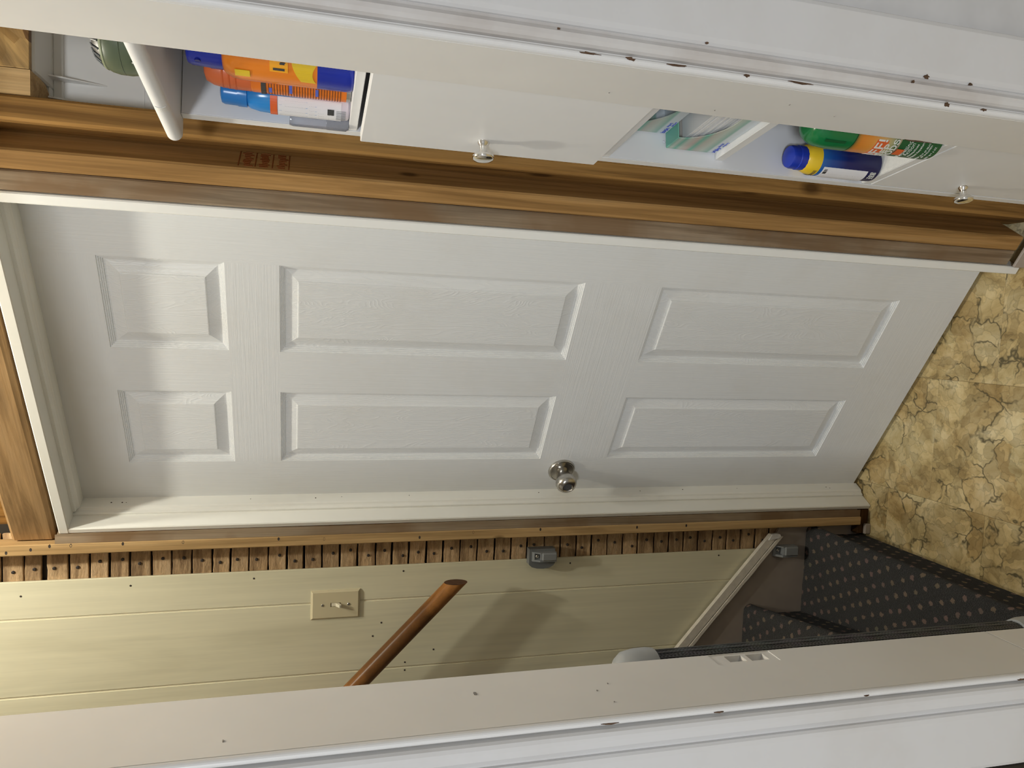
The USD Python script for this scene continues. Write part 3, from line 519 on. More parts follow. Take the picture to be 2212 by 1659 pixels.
# =====================================================================  stairs, skirting, handrail
stt = thing('staircase', 'charcoal carpeted stairs with tan dots rising to the left', 'stairs', loc=(-0.9, 1.35, 0))
def step(x_w, z0, z1, x_back, skew, y0=FY + 0.012, y1=YP - 0.008):
    """carpeted step: riser, round nosing, tread; x_w = nosing at the stair wall, x(y) = x_w + skew * (YP - y)"""
    p = [(x_w - 0.031, z0), (x_w - 0.030, z1 - 0.050), (x_w - 0.026, z1 - 0.038), (x_w - 0.012, z1 - 0.030)]
    for t in np.linspace(-0.9, 1.45, 9): p.append((x_w - 0.016 + 0.016 * math.cos(t), z1 - 0.016 + 0.016 * math.sin(t)))
    for x in np.linspace(x_w - 0.03, x_back, 12): p.append((x, z1))
    p = np.array(p); s = np.r_[0, np.cumsum(np.linalg.norm(np.diff(p, axis=0), axis=1))]
    ys = np.linspace(y0, y1, 40); P = np.zeros((len(p), len(ys), 3)); uv = np.zeros((len(p), len(ys), 2))
    for j, y in enumerate(ys):
        k = np.clip((p[:, 0] - x_back) / (x_w - x_back), 0, 1.0)
        P[:, j, 0] = p[:, 0] + skew * (YP - y) * k; P[:, j, 1] = y; P[:, j, 2] = p[:, 1]
        uv[:, j, 0] = s; uv[:, j, 1] = y
    nz = meshkit.fbm(P * 55, 3) - 0.5
    P[..., 2] += nz * 0.004; P[..., 0] += nz * 0.003 * (np.arange(len(p)) < 14)[:, None]
    m = grid_mesh(P); m.faces = m.faces[:, ::-1] if m.face_normals[-1][2] < 0 else m.faces
    return m, uv.reshape(-1, 2)
x1n, x2n = -0.522, -0.741
m, uv = step(x1n, 0.0, 0.183, x2n - 0.03, 0.0); obj('step', m, M_carpet, stt, smooth=True, uv=uv)
m, uv = step(x2n, 0.175, 0.366, -0.99, 0.18); obj('step', m, M_carpet, stt, smooth=True, uv=uv)
m, uv = step(-0.96, 0.36, 0.549, -1.21, 0.1); obj('step', m, M_carpet, stt, smooth=True, uv=uv)
m, uv = step(-1.18, 0.54, 0.732, -1.65, 0.0); obj('step', m, M_carpet, stt, smooth=True, uv=uv)
obj('stair_core', cat_([box(-1.66, -0.585, FY + .02, YP - .02, 0, 0.172), box(-1.66, -0.83, FY + .02, YP - .02, 0.17, 0.35), box(-1.66, -1.05, FY + .02, YP - .02, 0.35, 0.53)]), M_dark, stt)
# skirting board and its sloped trim
sk = [(-0.506, 0.0), (-0.506, 0.262), (-0.538, 0.275), (-1.66, 1.262), (-1.66, 0.0)]
obj('skirt_board', prism(sk[::-1], -(YP - 0.0003), -(YP - 0.008), XZ) if False else prism(sk, -(YP - 0.0002), -(YP - 0.0085), XZ), M_skirt, label='taupe painted skirting board rising beside the carpeted stairs', cat='skirting board') if False else None
skm = trimesh.creation.extrude_polygon(Polygon(sk), 0.007, engine='earcut'); sv = skm.vertices.copy(); skm.vertices = np.stack([sv[:, 0], YP - 0.0075 + sv[:, 2], sv[:, 1]], -1); skm.faces = skm.faces[:, ::-1]
obj('skirting_board', skm, M_skirt, label='taupe painted skirting board rising beside the carpeted stairs', cat='skirting board')
tm = thing('stair_trim', 'cream painted sloping trim strip, splintered at its lower end, above the skirting board', 'trim', loc=(-0.53, YP, 0.28))
sl = 0.880
def slope_strip(za, zb, x0, x1, th, jag=0):
    xs_ = np.linspace(x0, x1, 60); up, lo = [], []
    r = random.Random(jag)
    for x in xs_:
        b = -(x + 0.535) * sl; up.append((x, b + za)); lo.append((x, b + zb + (r.uniform(-1, 1) * 0.0012 if jag else 0)))
    pts = up + lo[::-1]
    m = trimesh.creation.extrude_polygon(Polygon(pts), th, engine='earcut'); v = m.vertices.copy()
    m.vertices = np.stack([v[:, 0], YP - 0.0077 - th + v[:, 2], v[:, 1]], -1); m.faces = m.faces[:, ::-1]
    return m
obj('flat_strip', slope_strip(0.298, 0.270, -0.541, -1.66, 0.012), M_tcream, tm)
obj('bead', slope_strip(0.266, 0.255, -0.548, -1.66, 0.014, 3), M_tcream, tm)
obj('splinter', prism([(-0.5385, 0.291), (-0.541, 0.278), (-0.5475, 0.274), (-0.552, 0.281), (-0.5565, 0.312), (-0.541, 0.302)], 0, 0.004, np.array([[1, 0, 0, 0], [0, 0, 1, YP - 0.0242], [0, 1, 0, 0], [0, 0, 0, 1.0]])), M_cream, tm)
hd = thing('handrail', 'round varnished wooden handrail, cut off square, sloping up to the left', 'handrail', loc=(-0.611, 1.712, 1.194))
ax = np.array([-0.717, 0, 0.697]); ax /= np.linalg.norm(ax); e1 = np.array([0, 1, 0]); e2 = np.cross(ax, e1); rr = 0.0200
n = 40; t = np.linspace(0, 2 * np.pi, n, endpoint=False); P = []
ring = rr * (np.outer(np.cos(t), e1) + np.outer(np.sin(t), e2)); c0 = np.array([-0.611, 1.712, 1.194])
first = c0 + ring + np.outer(-ring[:, 0] / ax[0], ax)
for k, s in enumerate([0, 0.1, 0.25, 0.45, 0.7, 1.0, 1.35]): P.append(first if k == 0 else c0 + ring + ax * s)
P = np.stack([np.vstack([q, q[:1]]) for q in P]); gm = grid_mesh(P)
if np.dot(gm.face_normals[0], (gm.triangles_center[0] - c0) - ax * np.dot(gm.triangles_center[0] - c0, ax)) < 0: gm.faces = gm.faces[:, ::-1]
obj('pole', gm, M_rail_w, hd, smooth=True)
inner = first * 1.0; ev = np.vstack([inner + np.array([0.0004, 0, 0]), [[inner[:, 0].mean() + 0.0004, 1.712, inner[:, 2].mean()]]])
obj('sawn_end', trimesh.Trimesh(ev, [(n, j, (j + 1) % n) for j in range(n)], process=False), M_railend, hd)
bq = c0 + ax * 0.62
obj('wall_bracket', cat_([tube([bq + (0, 0, -0.02), bq + (0, 0.02, -0.05), (bq[0], YP + 0.002, bq[2] - 0.06)], 0.007, 10), box(bq[0] - .02, bq[0] + .02, YP - .004, YP + .003, bq[2] - .09, bq[2] - .03, .002)]), M_screw, hd)

# =====================================================================  switch, safety gate and its catches
sx, sz = -0.6745, 1.4695
ls = thing('light_switch', 'ivory toggle light switch on the beige panelling', 'light switch', loc=(sx, YP, sz))
w, h, y = 0.035, 0.057, YP
fr = mani(trimesh.convex.convex_hull(np.array([(sx + a * (w - k), y - d, sz + b * (h - k)) for a in (-1, 1) for b in (-1, 1) for k, d in ((0, -0.001), (0, 0.0018), (0.0045, 0.0062))]))) - mani(box(sx - 0.0052, sx + 0.0052, y - 0.02, y - 0.002, sz - 0.0122, sz + 0.0122))
obj('cover_plate', tri(fr), M_ivory, ls)
sbody = obj('switch_body', cat_([box(sx - 0.0046, sx + 0.0046, y - 0.0058, y - 0.001, sz - 0.006, sz + 0.0095, 0.0012)]), M_ivory2, ls)
tg = trimesh.convex.convex_hull(np.array([(sx + a * q, y - d, sz + zz) for a in (-1, 1) for q, d, zz in ((0.0040, 0.004, 0.001), (0.0040, 0.004, -0.0075), (0.0032, 0.0195, -0.0120), (0.0032, 0.0205, -0.0085), (0.0030, 0.0175, -0.0135))]))
obj('toggle', tg, M_ivory2, ls)
for s_, rot in ((0.0302, 0.9), (-0.0302, -0.5)):
    hdm = mani(xf(lathe([(0.0033, -0.0055), (0.0033, 0.0068), (0.0022, 0.0078)], 18), NAILM(sx, y, sz + s_)))
    cut = box(-0.005, 0.005, -0.0005, 0.0005, 0.0070, 0.01); c_, s2 = math.cos(rot), math.sin(rot)
    hdm = hdm - mani(xf(cut, NAILM(sx, y, sz + s_) @ np.array([[c_, -s2, 0, 0], [s2, c_, 0, 0], [0, 0, 1, 0], [0, 0, 0, 1.0]])))
    obj('screw', tri(hdm), M_screw, ls)

sg = thing('safety_gate', 'rolled-up grey mesh stair gate standing behind the left doorway jamb', 'safety gate', loc=(-0.505, 0.985, 0.183))
gc = (-0.5035, 0.985, 0)
prof = [(0.0255, 0.345), (0.0285, 0.352)] + [(0.0292 + 0.0006 * math.sin(k * 1.7), 0.352 + k * 0.0168) for k in range(1, 41)] + [(0.0285, 1.040), (0.0255, 1.046)]
obj('mesh_roll', lathe(prof, 36, c=gc), M_net, sg, smooth=True)
ribs = [tube([(gc[0] + 0.0296 * math.cos(a), gc[1] + 0.0296 * math.sin(a), z) for z in np.linspace(0.355, 1.036, 12)], 0.0007, 5) for a in np.linspace(-1.5, 1.2, 9)]
obj('mesh_fold', cat_(ribs), M_greyd, sg, label='vertical folds of the rolled mesh', smooth=True)
obj('top_cap', lathe([(0.030, 1.034), (0.0335, 1.036), (0.0350, 1.046), (0.0345, 1.066), (0.0310, 1.084), (0.0230, 1.094), (0.010, 1.098)], 40, c=gc), M_grey2, sg, smooth=50)
obj('bottom_cap', lathe([(0.026, 0.186), (0.032, 0.188), (0.0355, 0.30), (0.0350, 0.335), (0.032, 0.350), (0.028, 0.352)], 40, c=gc), M_grey2, sg, smooth=50)
for z in (0.30, 1.05): obj('mount', box(-0.53, -0.478, FY - 0.001, 0.962, z - 0.02, z + 0.02, 0.004), M_grey, sg)

def catch(parent, xc, z0, z1, y, wd, dp):
    """hook catch of the gate: frame with a screw pocket above and a solid hood below"""
    zm = z1 - (z1 - z0) * 0.36
    fr = mani(trimesh.convex.convex_hull(np.array([(xc + a * wd / 2, y - d, zz) for a in (-1, 1) for d, zz in ((0, z1), (0.004, z1), (dp, zm + 0.004), (dp, z0), (0, z0))])))
    fr = fr - mani(box(xc - wd * 0.30, xc + wd * 0.5 - 0.003, y - dp * 1.5, y - 0.004, zm + 0.002, z1 - 0.005))
    fr = fr + mani(box(xc - wd * 0.36, xc + wd * 0.48, y - dp - 0.005, y - 0.002, z0, zm, 0.003))
    c = obj('catch_body', tri(fr), M_catch, parent)
    obj('screw', xf(lathe([(0.0045, -.001), (0.0045, 0.003), (0.0030, 0.0045), (0.0012, 0.0035)], 16), NAILM(xc + wd * 0.05, y - 0.004, (zm + z1) / 2 - 0.001)), M_screw, c)
    return c
lc = thing('gate_catch', 'grey plastic gate catch on a thick spacer across the lath and panelling', 'gate catch', loc=(-0.57, YP, 0.96))
bp = [(-0.5545, 0.998), (-0.5545, 0.930), (-0.590, 0.9285), (-0.598, 0.933), (-0.604, 0.944), (-0.606, 0.960), (-0.605, 0.976), (-0.601, 0.990), (-0.594, 0.998)]
bm = trimesh.creation.extrude_polygon(Polygon(bp), 0.022, engine='earcut'); v = bm.vertices.copy(); bm.vertices = np.stack([v[:, 0], YP - 0.022 + v[:, 2], v[:, 1]], -1); bm.faces = bm.faces[:, ::-1]
obj('spacer_block', bm, M_grey, lc)
catch(lc, -0.5725, 0.930, 0.991, YP - 0.022, 0.024, 0.014)
lc2 = thing('gate_catch', 'grey plastic gate catch screwed to the taupe skirting board above the step', 'gate catch', loc=(-0.59, YP, 0.25))
catch(lc2, -0.590, 0.222, 0.288, YP - 0.0075, 0.030, 0.022)

# =====================================================================  shelf unit and what is on it
def cb(e0, e1, s0, s1, z0, z1, b=0.0): return box(e0, e1, -s1, -s0, z0, z1, b, FC)       # e = into the unit, s = towards the viewer
def cp(e, s, z): return (FC @ np.array([e, -s, z, 1.0]))[:3]
ED, SW = 0.150, 0.262
cu = thing('shelf_unit', 'narrow white shelf unit with two doors in the right corner', 'cabinet', loc=cp(0.07, 0.13, 0))
sp_ = mani(cb(0, ED, 0, 0.016, 0.0, 1.7195, 0.001)) 
for (e, z, r) in ((0.036, 0.978, 0.0028), (0.036, 1.60, 0.0028)):
    sp_ = sp_ - mani(lathe([(r, -0.004), (r, 0.004)], 14, M=FC @ np.array([[1, 0, 0, e], [0, 0, -1, -0.016], [0, 1, 0, z], [0, 0, 0, 1.0]])))
obj('side_panel', tri(sp_), M_melin, cu)
obj('side_panel', cb(0, ED, SW - 0.016, SW, 0.0, 1.7195, 0.001), M_melin, cu)
obj('back_panel', cb(ED - 0.006, ED, 0.016, SW - 0.016, 0.02, 1.7195), M_melin, cu)
obj('edge_band', cb(-0.0012, 0.0002, -0.0002, 0.0162, 0.0, 1.7195, 0.0004), M_mel, cu)
tb = thing('shelf_board', 'thick white round-nosed board lying on top of the shelf unit', 'shelf board', loc=cp(0.0, 0.1, 1.73))
z0, z1 = 1.7200, 1.7415; r = (z1 - z0) / 2; arc = [(-0.032 + r - r * math.cos(a), (z0 + z1) / 2 + r * math.sin(a)) for a in np.linspace(-math.pi / 2, math.pi / 2, 12)]
pts = arc + [(ED, z1), (ED, z0)]
bm = trimesh.creation.extrude_polygon(Polygon(pts), 0.275, engine='earcut'); v = bm.vertices.copy(); bm.vertices = np.stack([v[:, 0], 0.008 - v[:, 2], v[:, 1]], -1)
if bm.volume < 0: bm.faces = bm.faces[:, ::-1]
obj('board', xf(bm, FC), M_mel, tb, smooth=40)
obj('tape_scrap', cat_([xf(patch(r, r, (0, 0, 0), -0.7, 0.55, -0.006, 0.006, 8, 1.02), FC @ np.array([[-1, 0, 0, -0.032 + r], [0, 0, -1, -0.098], [0, 1, 0, (z0 + z1) / 2], [0, 0, 0, 1.0]]))]), M_paper, tb)
def shelf(z1, th, rec, name='shelf', m=None): return obj(name, cb(rec, ED - 0.006, 0.016, SW - 0.016, z1 - th, z1, 0.0008), m or M_mel, cu)
shelf(1.4905, 0.0125, 0.0); shelf(1.0995, 0.022, 0.0); shelf(0.8850, 0.016, 0.014); shelf(0.5900, 0.016, 0.0); shelf(0.04, 0.016, 0.0)
obj('shelf_liner', cb(0.0005, ED - 0.007, 0.0165, SW - 0.0165, 0.5901, 0.5912), M_paper, cu, label='white speckled paper liner')
def chrome_knob(parent, s, z, f=0.0182):
    M = FC @ np.array([[0, 0, -1, -f], [1, 0, 0, -s], [0, 1, 0, z], [0, 0, 0, 1.0]])
    obj('knob', lathe([(0.0085, -0.001), (0.0080, 0.003), (0.0060, 0.006), (0.0055, 0.012), (0.0068, 0.0165), (0.0125, 0.0188), (0.0158, 0.0215), (0.0162, 0.0245), (0.0145, 0.0275), (0.0095, 0.0292), (0.004, 0.0298)], 40, M=M), M_chrome, parent, smooth=50)
d1 = obj('door', cb(-0.0180, -0.0015, 0.0225, SW - 0.002, 1.1055, 1.4735, 0.0012), M_mel, cu); chrome_knob(d1, 0.070, 1.2985)
d2 = obj('door', cb(-0.0006, 0.0155, 0.0172, SW - 0.0172, 0.058, 0.5728, 0.0012), M_mel, cu); chrome_knob(d2, 0.0515, 0.4020, 0.0008)

# white plastic tote behind the stud, seen from below its rim
tt = thing('storage_tote', 'white plastic tote with a gusseted rim, high behind the right studs', 'storage box', loc=(0.48, 1.45, 1.738))
x0, x1, yf = 0.3185, 0.640, 1.412
obj('body', box(x0 + 0.004, x1, yf, 1.58, 1.739, 1.951, 0.006), M_tote, tt)
obj('rim', box(0.3565, x1 + 0.006, 1.319, 1.59, 1.950, 1.980, 0.003), M_tote, tt)
obj('rim', box(x0 - 0.001, 0.3570, 1.392, 1.59, 1.950, 1.980, 0.002), M_tote, tt)
obj('rim', box(x0, x1 + 0.004, yf - 0.006, 1.585, 1.936, 1.951, 0.002), M_tote, tt)
for gx_ in (0.338, 0.372, 0.52):
    gm = trimesh.convex.convex_hull(np.array([(gx_ + a, yy, zz) for a in (-0.0012, 0.0012) for yy, zz in ((yf, 1.950), (yf - 0.032, 1.950), (yf, 1.872))])); obj('gusset', gm, M_tote, tt)
obj('seam_line', box(x0 + 0.02, x1, yf - 0.0008, yf + .001, 1.815, 1.8165), M_tote, tt)

# small olive device on the board
oc = (0.3445, 1.068, 1.742)
dv = thing('round_device', 'small olive green and black round device on the top board', 'device', loc=oc)
obj('base_ring', lathe([(0.028, 0.0), (0.036, 0.001), (0.0395, 0.007), (0.041, 0.010)], 40, c=oc), M_black, dv, smooth=40)
obj('case', lathe([(0.0410, 0.010), (0.0445, 0.016), (0.0455, 0.022), (0.0455, 0.0275), (0.0447, 0.0282), (0.0455, 0.029), (0.0453, 0.036), (0.0435, 0.044), (0.0408, 0.0485)], 44, c=oc), M_olive, dv, smooth=40)
obj('rim', lathe([(0.0408, 0.0475), (0.0416, 0.0492), (0.0406, 0.0515), (0.038, 0.052)], 44, c=oc), M_olivel, dv, smooth=40)
obj('grille', lathe([(0.0385, 0.0510), (0.0370, 0.0535), (0.031, 0.0600), (0.0240, 0.0625)], 40, c=oc), M_black, dv, smooth=40)
obj('grille_rib', cat_([tube([(oc[0] + q * math.cos(a), oc[1] + q * math.sin(a), oc[2] + z) for q, z in ((0.0382, 0.0532), (0.0322, 0.0605), (0.025, 0.0637))], 0.0011, 5) for a in np.linspace(0, 2 * math.pi, 24, endpoint=False)]), M_grey, dv)
obj('side_button', box(oc[0] - 0.0400, oc[0] - 0.036, oc[1] - 0.028, oc[1] - 0.016, oc[2] + 0.006, oc[2] + 0.016, 0.002), M_black, dv)

# ---- bay one: sun care bottles
ZS = 1.4907
def at(e, s, z=ZS): return tuple(cp(e, s, z))
RC = np.eye(4)
# big orange and blue lotion spray
a_, b_ = 0.026, 0.036; e_, s_ = 0.030, 0.142; c = at(e_, s_)
FB = frame(CX, CY, np.array(c))
bo = thing('sunscreen_bottle', 'large orange sunscreen bottle with a royal blue cap and blue foot', 'bottle', loc=c)
def oval(prof, A, B, n=44): return lathe(prof, n, A, B, M=FB)
obj('foot', oval([(0.90, 0.0), (0.985, 0.003), (1.0, 0.010), (1.0, 0.046)], a_, b_), M_blue, bo, smooth=40)
obj('body', oval([(1.0, 0.046), (1.0, 0.125), (0.985, 0.140), (0.93, 0.150), (0.80, 0.158), (0.62, 0.162)], a_, b_), M_orange, bo, smooth=40)
ysw = patch(a_, b_, (0, 0, 0), -3.0, -1.6, 0.040, 0.066, 16, 1.008, FB)
v = ysw.vertices; loc = (v - FB[:3, 3]) @ FB[:3, :3]; tt_ = np.arctan2(loc[:, 1] / b_, loc[:, 0] / a_)
v[:, 2] += np.where(loc[:, 2] > 0.05, 0.012 * np.sin((tt_ + 3.0) * 1.6), 0.016 * (np.cos((tt_ + 2.6) * 1.9)) - 0.004); ysw.vertices = v
obj('yellow_band', ysw, M_yellow, bo)
obj('label', patch(a_, b_, (0, 0, 0), -1.98, -0.6, 0.012, 0.150, 16, 1.012, FB), M_lbl, bo)
rws = [(-1.92, -0.7, 0.022 + k * 0.0042, 0.0236 + k * 0.0042) for k in range(24)] + [(-1.92, -1.6, 0.128, 0.146)]
obj('label_print', bars(a_, b_, (0, 0, 0), rws, 1.03, FB), M_ink, bo)
obj('price_tag', patch(a_, b_, (0, 0, 0), -2.62, -2.12, 0.082, 0.104, 6, 1.02, FB), M_tag, bo)
obj('tag_print', bars(a_, b_, (0, 0, 0), [(-2.55, -2.45, 0.086, 0.100), (-2.3, -2.22, 0.086, 0.092), (-2.24, -2.19, 0.085, 0.091)], 1.045, FB), M_inkk, bo)
obj('emblem', patch(a_, b_, (0, 0, 0), -3.05, -2.72, 0.128, 0.146, 8, 1.012, FB), M_yellow, bo)
cpb = obj('cap', oval([(0.62, 0.160), (0.66, 0.162), (0.66, 0.176), (0.63, 0.178), (0.60, 0.198), (0.52, 0.203), (0.30, 0.205)], a_, b_), M_blue, bo, smooth=40)
obj('nozzle', lathe([(0.0035, -0.002), (0.0035, 0.0015), (0.0018, 0.0012)], 14, M=FB @ np.array([[0, 0, -1, -0.0150], [1, 0, 0, -0.008], [0, 1, 0, 0.190], [0, 0, 0, 1.0]])), M_navycap, cpb)
# orange aerosol
R0 = 0.0235; c = at(0.0335, 0.092)
oa = thing('sunscreen_can', 'slim orange aerosol can with a coral cap, between the blue and the big orange bottle', 'spray can', loc=c)
FB = frame(CX, CY, np.array(c))
obj('can', lathe([(0.92, 0.004), (1.0, 0.007), (1.0, 0.128), (0.97, 0.131)], 40, R0, R0, M=FB), M_ocan, oa, smooth=40)
obj('base_rim', lathe([(0.9, 0), (0.99, 0.001), (0.99, 0.008), (0.95, 0.009)], 40, R0, R0, M=FB), M_silver, oa, smooth=40)
obj('cap', lathe([(0.985, 0.131), (0.985, 0.150), (0.95, 0.165), (0.86, 0.178), (0.66, 0.187), (0.3, 0.190)], 40, R0, R0, M=FB), M_coral, oa, smooth=60)
obj('cap_rib', cat_([tube([tuple((FB @ np.array([R0 * 1.0 * k * math.cos(q), R0 * 1.0 * k * math.sin(q), zz, 1]))[:3]) for q in np.linspace(-3.3, -1.8, 10)], 0.0016, 5) for zz, k in ((0.150, 0.975), (0.158, 0.955), (0.166, 0.925))]), M_coral, oa, smooth=60)
pr = [(-3.5, -2.2, 0.014 + k * 0.0036, 0.0153 + k * 0.0036) for k in range(29)]
obj('fine_print', bars(R0, R0, (0, 0, 0), pr, 1.01, FB), M_brownink, oa)
obj('dark_band', patch(R0, R0, (0, 0, 0), -3.6, -1.8, 0.112, 0.118, 10, 1.02, FB), M_inkk, oa)
for q in [(-3.1, -2.7, 0.104, 0.108), (-3.0, -2.2, 0.078, 0.082), (-3.0, -2.5, 0.044, 0.048)]: obj('blue_print', bars(R0, R0, (0, 0, 0), [q], 1.025, FB), M_ink, oa)
# sky blue and white bottle
R0 = 0.0220; c = at(0.0225, 0.050)
wb_ = thing('sunscreen_bottle', 'sky blue and white sunscreen spray with a blue cap, nearest the far side panel', 'bottle', loc=c)
FB = frame(CX, CY, np.array(c))
M_bw = zramp('blue_white_print', [(0.0, (0.72, 0.66, 0.72)), (0.42, (0.72, 0.66, 0.72)), (0.62, (0.20, 0.36, 0.62)), (0.78, (0.03, 0.26, 0.66)), (1.0, (0.02, 0.22, 0.62))], ZS, ZS + 0.135, 0.2)
obj('body', lathe([(0.80, 0.0), (0.96, 0.003), (1.0, 0.010), (1.0, 0.108), (0.96, 0.122), (0.84, 0.134), (0.66, 0.140)], 40, R0, R0, M=FB), M_bw, wb_, smooth=40)
obj('cap', lathe([(0.70, 0.1385), (0.80, 0.139), (0.80, 0.150), (0.76, 0.152), (0.74, 0.168), (0.66, 0.172), (0.3, 0.174)], 36, R0, R0, M=FB), M_sky, wb_, smooth=40)
obj('label', patch(R0, R0, (0, 0, 0), -3.7, -1.9, 0.012, 0.098, 16, 1.012, FB), M_lbl, wb_)
obj('red_band', patch(R0, R0, (0, 0, 0), -3.7, -1.9, 0.0985, 0.108, 12, 1.012, FB), M_redorange, wb_)
obj('fine_print', bars(R0, R0, (0, 0, 0), [(-3.55, -2.1, 0.062 + k * 0.0023, 0.0632 + k * 0.0023) for k in range(12)] + [(-3.5, -2.3, 0.050 + k * 0.0023, 0.0511 + k * 0.0023) for k in range(3)] + [(-3.4, -2.5, 0.036 + k * 0.0022, 0.0371 + k * 0.0022) for k in range(4)] + [(-3.35, -2.6, 0.028, 0.0294)], 1.03, FB), M_gray_ink, wb_)
obj('barcode', bars(R0, R0, (0, 0, 0), [(-3.2 + k * 0.075, -3.165 + k * 0.075 + (k % 3) * 0.01, 0.006, 0.019) for k in range(11)], 1.035, FB), M_gray_ink, wb_)
for q in [(-3.6, -2.0, 0.0925, 0.0965), (-3.5, -2.1, 0.058, 0.061), (-3.5, -2.3, 0.0455, 0.0485)]: obj('blue_band', bars(R0, R0, (0, 0, 0), [q], 1.03, FB), M_sky, wb_)
obj('emblem', patch(R0, R0, (0, 0, 0), -2.75, -2.35, 0.022, 0.031, 6, 1.03, FB), M_inkk, wb_)
# small clear flat bottle
c = at(0.0072, 0.0275)
cl_ = thing('clear_bottle', 'small flat clear bottle squeezed against the far side panel', 'bottle', loc=c); FB = frame(CX, CY, np.array(c))
obj('body', lathe([(0.82, 0.0), (1.0, 0.004), (1.0, 0.078), (0.9, 0.083)], 28, 0.014, 0.0085, M=FB), M_clear, cl_, smooth=40)
obj('foot', lathe([(0.8, 0.001), (1.03, 0.004), (1.03, 0.030), (1.0, 0.032)], 28, 0.014, 0.0085, M=FB), M_clear, cl_, smooth=40)

# ---- bay two: two tissue boxes, one on the other
def tissue_box(z, h, ef, label, stack_h, deep, seed, cx=0.142, rzk=0.66):
    c = cp(ef + 0.05, 0.125, z); t = thing('tissue_box', label, 'tissue box', loc=c)
    s0, s1 = 0.0195, 0.236; e1 = ED - 0.010
    m = mani(cb(ef, e1, s0, s1, z, z + h, 0.0012))
    m = m - mani(cb(ef + 0.0015, e1 - 0.0015, s0 + 0.0015, s1 - 0.0015, z + 0.0015, z + h - 0.0015))
    rx, rz = 0.078, h * rzk
    el = [(cx + rx * math.cos(a), -rz * math.sin(a) ** 1.0) for a in np.linspace(0, math.pi, 24)]
    el = [(cx + rx, 0.02)] + el + [(cx - rx, 0.02)]
    cut = trimesh.creation.extrude_polygon(Polygon(el), 0.045 + 0.02, engine='earcut'); v = cut.vertices.copy()
    cut.vertices = np.stack([ef - 0.02 + v[:, 2], -v[:, 0], z + h + v[:, 1]], -1)
    if cut.volume < 0: cut.faces = cut.faces[:, ::-1]
    m = m - mani(xf(cut, FC))
    obj('carton', tri(m), box_stripes('mint_striped_card_%d' % seed, z, z + h), t)
    r = random.Random(seed); st = []; nl = 16; zz = z + 0.004
    for k in range(nl):
        th = (stack_h) / nl; dd = deep + r.uniform(0, 0.004)
        st.append(cb(ef + dd, e1 - 0.006, s0 + 0.022 + r.uniform(0, .002), s1 - 0.006, zz, zz + th * 0.86, 0.0006)); zz += th
    obj('tissue_stack', cat_(st), M_tissue, t)
    obj('handwriting', cat_([scribble(cp(ef - 0.0006, 0.024, z + 0.007), -CY, (0, 0, 1), 0.020, 0.0045, 26, seed), scribble(cp(ef - 0.0006, 0.047, z + 0.010), -CY, (0, 0, 1), 0.016, 0.003, 18, seed + 2), scribble(cp(ef - 0.0006, 0.050, z + 0.004), -CY, (0, 0, 1), 0.018, 0.002, 18, seed + 3)]), M_ink, t)
tissue_box(0.8853, 0.092, 0.0240, 'mint striped tissue box full of white tissues, the lower of two', 0.070, 0.006, 1)
tissue_box(0.9775, 0.094, 0.0480, 'mint striped tissue box nearly empty, stacked on the other one', 0.020, 0.030, 2, 0.120, 0.80)

# ---- bay three: spray cans on the paper liner
ZL = 0.5913
def cyl(prof, R0, FB, n=44): return lathe(prof, n, R0, R0, M=FB)
R0 = 0.0268; c = at(0.0225, 0.0440, ZL); FB = frame(CX, CY, np.array(c)); FB[2, 2] = 0.83
nv = thing('spray_can', 'navy spray can with a yellow shoulder and blue cap, white back label', 'spray can', loc=c)
obj('can', cyl([(0.86, 0), (0.97, 0.002), (1.0, 0.009), (1.0, 0.142), (0.985, 0.1435)], R0, FB), M_navy, nv, smooth=40)
obj('shoulder', cyl([(0.985, 0.1435), (0.97, 0.150), (0.90, 0.162), (0.80, 0.170), (0.74, 0.172)], R0, FB), M_yellow, nv, smooth=40)
cc = obj('cap', cyl([(0.74, 0.170), (0.76, 0.1715), (0.76, 0.186), (0.72, 0.1875), (0.72, 0.199), (0.66, 0.2035), (0.3, 0.2065)], R0, FB, 16), M_midblue, nv, smooth=40)
obj('label', patch(R0, R0, (0, 0, 0), -4.1, -2.35, 0.030, 0.136, 18, 1.01, FB), M_lbl, nv)
lr = random.Random(4)
obj('label_print', bars(R0, R0, (0, 0, 0), [(-4.0, -2.45, z_, z_ + 0.0008) for z_ in (0.036, 0.044, 0.052, 0.058, 0.070, 0.074, 0.086, 0.090, 0.094, 0.098, 0.1015, 0.105, 0.1085, 0.112, 0.116, 0.124)] + [(-2.85, -2.5, 0.125, 0.133)], 1.025, FB), M_inkk, nv)
obj('shoulder_print', bars(R0 * 0.965, R0 * 0.965, (0, 0, 0), [(-3.9, -2.7, z_, z_ + 0.0007) for z_ in (0.1475, 0.1495, 0.1515, 0.1535)], 1.03, FB), M_inkk, nv)
obj('emblem', cat_([wrap_text('ISB', 0.006, R0, R0, (0, 0, 0), -2.62, z_, 1.02, True, 1, FB) for z_ in (0.020, 0.013)]), M_white_ink, nv)
R0 = 0.0330; c = at(0.0220, 0.172, ZL); FB = frame(CX, CY, np.array(c))
gc_ = thing('insect_spray_can', 'green insect repellent can with a glossy green cap and orange picture', 'spray can', loc=c)
obj('can', cyl([(0.86, 0), (0.97, 0.002), (1.0, 0.008), (1.0, 0.158)], R0, FB), M_green, gc_, smooth=40)
obj('silver_band', cyl([(0.99, 0.0772), (1.008, 0.0775), (1.008, 0.0815), (0.99, 0.0818)], R0, FB), M_silver, gc_, smooth=30)
obj('cap', cyl([(1.0, 0.158), (1.03, 0.159), (1.03, 0.188), (0.99, 0.203), (0.90, 0.216), (0.74, 0.224), (0.4, 0.228)], R0, FB), M_greencap, gc_, smooth=60)
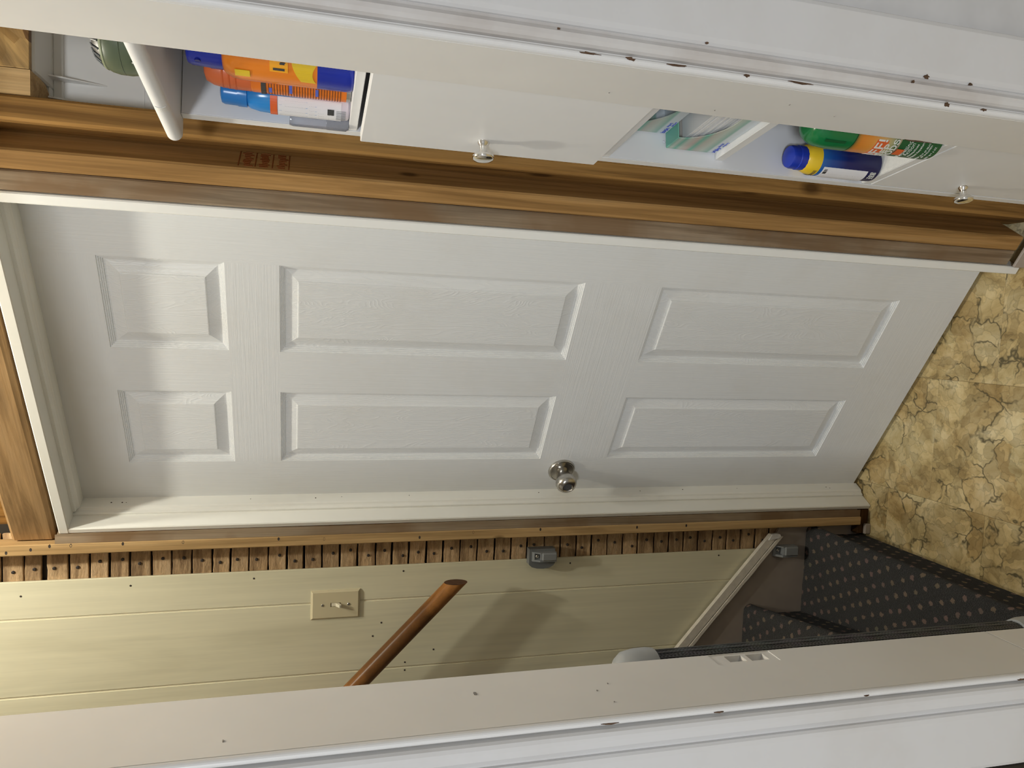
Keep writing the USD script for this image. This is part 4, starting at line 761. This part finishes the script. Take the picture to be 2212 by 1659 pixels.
obj('cap_groove', xf(patch(R0 * 1.035, R0 * 1.035, (0, 0, 0), -2.75, -2.62, 0.172, 0.208, 4, 0.995), FB), M_green, gc_)
M_pic = zramp('orange_picture_print', [(0.0, (0.03, 0.14, 0.05)), (0.14, (0.42, 0.40, 0.20)), (0.34, (0.68, 0.42, 0.16)), (0.6, (0.75, 0.30, 0.05)), (0.85, (0.70, 0.24, 0.03)), (0.93, (0.5, 0.2, 0.03)), (1.0, (0.01, 0.10, 0.03))], ZL + 0.082, ZL + 0.158, 0.3)
obj('picture', patch(R0, R0, (0, 0, 0), -4.2, -1.6, 0.084, 0.157, 24, 1.006, FB), M_pic, gc_)
obj('brand_badge', patch(R0, R0, (0, 0, 0), -3.95, -2.35, 0.100, 0.121, 14, 1.012, FB), M_redorange, gc_)
obj('brand_lettering', wrap_text('OFF!', 0.0150, R0, R0, (0, 0, 0), -3.03, 0.111, 1.035, True, 1.05, FB), M_white_ink, gc_)
obj('scent_lettering', cat_([wrap_text('DEEP', 0.0095, R0, R0, (0, 0, 0), -3.08, 0.0975, 1.035, True, 1.2, FB), wrap_text('WOODS', 0.0095, R0, R0, (0, 0, 0), -3.08, 0.0865, 1.035, True, 1.1, FB)]), M_white_ink, gc_)
obj('orange_badge', patch(R0, R0, (0, 0, 0), -3.1, -2.7, 0.064, 0.077, 8, 1.02, FB), M_redorange, gc_)
obj('small_lettering', cat_([wrap_text(tx, hh_, R0, R0, (0, 0, 0), -2.72, z_, 1.018, False, 1.0, FB) for tx, hh_, z_ in (('Repelling', 0.0062, 0.062), ('Action', 0.0062, 0.0545), ('mosquitoes', 0.0036, 0.046), ('Insect Repellent', 0.0034, 0.038), ('KEEP OUT OF REACH', 0.0028, 0.026), ('OF CHILDREN', 0.0028, 0.021), ('NET WT 6 OZ', 0.0030, 0.012))]), M_white_ink, gc_)
R0 = 0.0240; c = at(0.040, 0.215, ZL) if False else at(0.095, 0.085, ZL); FB = frame(CX, CY, np.array(c))
nb = thing('spray_can', 'grey spray can with a navy cap, half hidden behind the green can', 'spray can', loc=c)
obj('can', cyl([(0.9, 0), (1.0, 0.004), (1.0, 0.168), (0.86, 0.178), (0.80, 0.180)], R0, FB), M_silver, nb, smooth=40)
obj('cap', cyl([(0.84, 0.178), (0.88, 0.180), (0.86, 0.212), (0.6, 0.217)], R0, FB, 24), M_navycap, nb, smooth=40)
